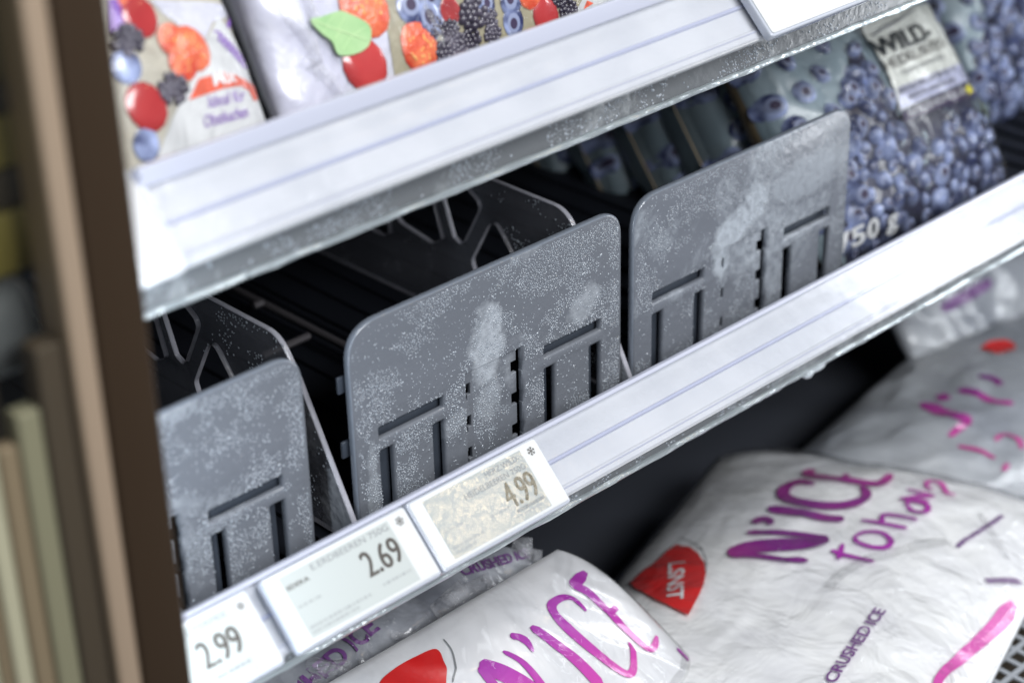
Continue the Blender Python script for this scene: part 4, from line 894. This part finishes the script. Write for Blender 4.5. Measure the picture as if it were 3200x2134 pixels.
patch('red_logo', smooth_poly(D['red']), s, M['logo_red'], ti)
strokes('logo_ring', [S_([D['red'][0], D['red'][1], D['red'][2], D['red'][3]], .004, .004, .004)], lambda x, v: I1.front(x+0.045, v+0.012, 0.004), M['ink_lt'], ti)
I1.build('clear_film', M['clear'], M['clear'], ti, 60, 60, off=0.008, only_front=True)
I2, t_ = ice_bag('I2', (-1.35, 0.55, -0.73, 0.47), 'large white ice bag with pink side stripe, in the centre right', M['icebag'], 92, 0.15, wr=0.010, cr=0.10, k=3.2, wf=3.2)
D = PRINTS['I2']; s = I2.surf(0.010)
strokes('brand_lettering', [S_(D['N'][0], .044, .044, .030), S_(D['N'][1], .016, .018, .018), S_(D['N'][2], .014, .018, .016), S_(D['Ap'], .018, .026, .012), S_(D['I'], .026, .028, .024),
        S_(D['C'], .020, .030, .018), S_(D['E'][0], .026, .024, .02), S_(D['E'][1], .014, .016, .014)], s, M['magenta_dk'], t_, 1.55)
strokes('slogan_lettering', [S_(p, .010, .015, .011) for p in D['to']], s, M['magenta'], t_, 1.3)
patch('red_logo', D['red'], I2.surf(0.012), M['logo_red'], t_, grid=0.008)
strokes('logo_ring', [S_(D['red'][:8], .004, .004, .004)], lambda x, v: I2.front(x+0.05, v+0.018, 0.004), M['ink_lt'], t_)
text_on('logo_text', 'LSNST', (D['txt'][0][0], D['txt'][0][1]), (D['txt'][1][0], D['txt'][1][1]), 0.05, I2.surf(0.015), M['white_print'], t_, bold=0.02)
text_on('side_text', 'CRUSHED ICE', D['crush'][0], D['crush'][1], 0.036, s, M['purple_ink'], t_, bold=0.02)
def L2(px):                                 # fold positions on the bag, read off a 2D sketch of its front
    a = [(0.0, 0.0)]; P0_, P1_, P2_ = (380, 700, D['N'][0][0]), (935, 95, D['E'][0][0]), (1350, 770, D['to'][0][2])
    det = (P1_[0]-P0_[0])*(P2_[1]-P0_[1])-(P2_[0]-P0_[0])*(P1_[1]-P0_[1]); out = []
    for x, y in px:
        s1 = ((x-P0_[0])*(P2_[1]-P0_[1])-(P2_[0]-P0_[0])*(y-P0_[1]))/det; s2 = ((P1_[0]-P0_[0])*(y-P0_[1])-(x-P0_[0])*(P1_[1]-P0_[1]))/det
        out.append(tuple(Vector(P0_[2])+(Vector(P1_[2])-Vector(P0_[2]))*s1+(Vector(P2_[2])-Vector(P0_[2]))*s2))
    return out
fine_I2 = [];
for (pa, pb), h in ((D['small'], 0.016), (D['small2'], 0.026)):
    pa, pb = Vector(pa), Vector(pb); n = 14
    for i in range(n):
        q = pa+(pb-pa)*i/n; q2 = pa+(pb-pa)*(i+0.7)/n; fine_I2.append(([tuple(q), tuple((q+q2)/2), tuple(q2)], h, h, h))
strokes('fine_print', fine_I2, s, M['purple_ink'], t_)
strokes('pink_stripe', [S_(D['mag'], .050, .030, .018)], s, M['pink'], t_)
for pts, wd in ((D['edge'], 0.018), (L2([(2100, 400), (2180, 540), (2260, 650)]), 0.010)):
    crease(I2, pts, 0.012, 0.030, t_, wd, 'clear_glare')
I2.build('clear_film', M['clear_crinkled'], M['clear'], t_, 80, 80, off=0.020, only_front=True)
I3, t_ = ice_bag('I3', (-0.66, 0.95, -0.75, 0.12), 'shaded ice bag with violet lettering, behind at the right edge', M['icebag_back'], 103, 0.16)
D = PRINTS['I3']; s = I3.surf(0.005)
strokes('brand_lettering', [S_(D['N'][0], .03, .034, .024), S_(D['N'][1], .014, .016, .016), S_(D['N'][2], .016, .018, .014), S_(D['Ap'], .026, .03, .02), S_(D['I'], .018, .022, .02), S_(D['C'], .018, .022, .018)], s, M['magenta_dk'], t_, 1.55)
strokes('slogan_lettering', [S_(p, .018, .022, .018) for p in D['to']], s, M['magenta_sh'], t_)
patch('red_logo', smooth_poly(D['red']), s, M['logo_red'], t_)
I3.build('clear_film', M['clear'], M['clear'], t_, 40, 40, off=0.010, only_front=True)
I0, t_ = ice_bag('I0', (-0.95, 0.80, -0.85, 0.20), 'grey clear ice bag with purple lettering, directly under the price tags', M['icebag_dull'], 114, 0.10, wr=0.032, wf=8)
D = PRINTS['I0']; s = I0.surf(0.005)
text_on('side_text', 'CRUSHED ICE', (D['t1'][0][0]-0.17, D['t1'][0][1]-0.07), D['t1'][1], 0.05, s, M['purple_ink'], t_, bold=0.03)
text_on('side_text', 'CRUSHED ICE', D['t2'][0], D['t2'][1], 0.03, s, M['purple_ink'], t_, bold=0.03)
rg = random.Random(12)
for _ in range(30):
    x, v, a = rg.uniform(-0.2, 0.75), rg.uniform(-0.15, 0.16), rg.uniform(-0.9, 0.2); l = rg.uniform(0.03, 0.09)
    crease(I0, [(x-math.cos(a)*l, v-math.sin(a)*l), (x+rg.uniform(-.01, .01), v+rg.uniform(-.012, .012)), (x+math.cos(a)*l, v+math.sin(a)*l)], 0.008, 0.026, t_, rg.uniform(0.012, 0.028), 'fold')
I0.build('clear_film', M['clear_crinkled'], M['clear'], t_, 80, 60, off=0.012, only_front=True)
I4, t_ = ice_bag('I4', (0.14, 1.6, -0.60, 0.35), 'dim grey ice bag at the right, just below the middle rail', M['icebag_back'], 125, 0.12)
D = PRINTS['I4']; s = I4.surf(0.005)
strokes('dark_print', [S_([D['dk'][0], [(D['dk'][0][0]+D['dk'][1][0])/2, (D['dk'][0][1]+D['dk'][1][1])/2], D['dk'][1]], .04, .05, .04)], s, M['purple_ink'], t_)
I4.build('clear_film', M['clear'], M['clear'], t_, 40, 40, off=0.010, only_front=True)

# bottom tray and wire basket
tray = thing('bottom_tray', 'dark tray floor under the bags of ice', 'tray')
box('tray_floor', (-1.0, 5.4, -0.45, 3.4, -1.80, -1.74), M['inner'], tray)
bk = thing('wire_basket', 'grey wire grid at the bottom right corner', 'basket')
bm = bmesh.new(); zg = -1.66
x = 0.9
while x < 3.6: bm_box(bm, x, x+0.017, -1.35, -0.35, zg-0.006, zg, 0.0); x += 0.062
y = -1.35
while y < -0.35: bm_box(bm, 0.9, 3.6, y, y+0.017, zg-0.002, zg+0.004, 0.0); y += 0.068
bm_obj('grid', bm, M['grid'], bk, smooth=False)
box('rim', (0.9, 3.6, -0.36, -0.30, zg-0.02, zg+0.03), M['grid'], bk, 0.01)
box('drip_pan', (0.9, 3.6, -1.35, -0.35, zg-0.30, zg-0.28), M['dark_pack'], bk)

# ------------------------------------------------------------------ post and neighbouring door
post = thing('door_post', 'dark brown upright post with beige side, close on the left', 'post')
box('front_face', (-1.040, -0.928, -0.600, -0.52, -2.2, 2.4), M['post_face'], post, 0.008)
box('side_face', (-1.094, -1.0405, -0.595, -0.50, -2.2, 2.4), M['post_side'], post, 0.010)
box('strip_housing', (-0.935, -0.915, -0.519, -0.38, -1.7, 0.75), M['post_face'], post)  # unseen box added to keep the strip light off the door shapes
door = thing('freezer_door', 'blurred closed freezer door at the left edge', 'door')
xs = (-1.098, -1.155, -1.205, -1.245, -1.282, -1.305, -1.38)
for i, mk in enumerate(('trim_dark', 'trim_sage', 'trim_brown', 'trim_pale', 'trim_brown', 'trim_pale')):
    box('door_trim', (xs[i+1]+0.0005, xs[i], -0.575+0.01*i, -0.52, -2.2, (0.62, 0.50, 0.44, 0.52, 0.50, 0.50)[i]), M[mk], door, 0.006)  # coloured strips standing in for streaks reflected in the glass
box('door_glass', (-2.6, -1.096, -0.605, -0.598, -2.2, 2.4), M['glass'], door)
for lb, z0, z1, mk in (('dim olive pack behind the door glass, at the very top left', 1.07, 1.25, 'olive'), ('mustard yellow pack behind the door glass, upper left edge', 0.91, 1.01, 'mustard'),
                       ('dark brown pack between the two mustard packs at the left edge', 0.832, 0.908, 'dark_pack'), ('dark brown pack under the olive one at the top left', 1.012, 1.068, 'dark_pack'),  # dark fillers added to hide the lit tops of the coloured blocks
                       ('second mustard yellow pack, lower behind the door glass', 0.705, 0.83, 'mustard')):
    yp = thing('food_pack', lb, 'pack', 'packs behind the door glass')
    box('pack_body', (-1.9, -0.99, -0.44, -0.30, z0, z1), M[mk], yp, 0.012)  # blocks of colour standing in for reflections in the door glass
yp = thing('slate_pack', 'slate grey rounded pack behind the door glass at the left edge', 'pack', 'packs behind the door glass')
box('pack_body', (-1.9, -1.055, -0.46, -0.30, 0.50, 0.695), M['slate'], yp, 0.06)  # rounded block standing in for a grey reflection in the glass
bk_ = thing('dark_panel', 'dark panel behind the packs at the left edge', 'panel')
box('panel_body', (-2.6, -1.045, -0.20, -0.15, -2.2, 2.4), M['dark_pack'], bk_)
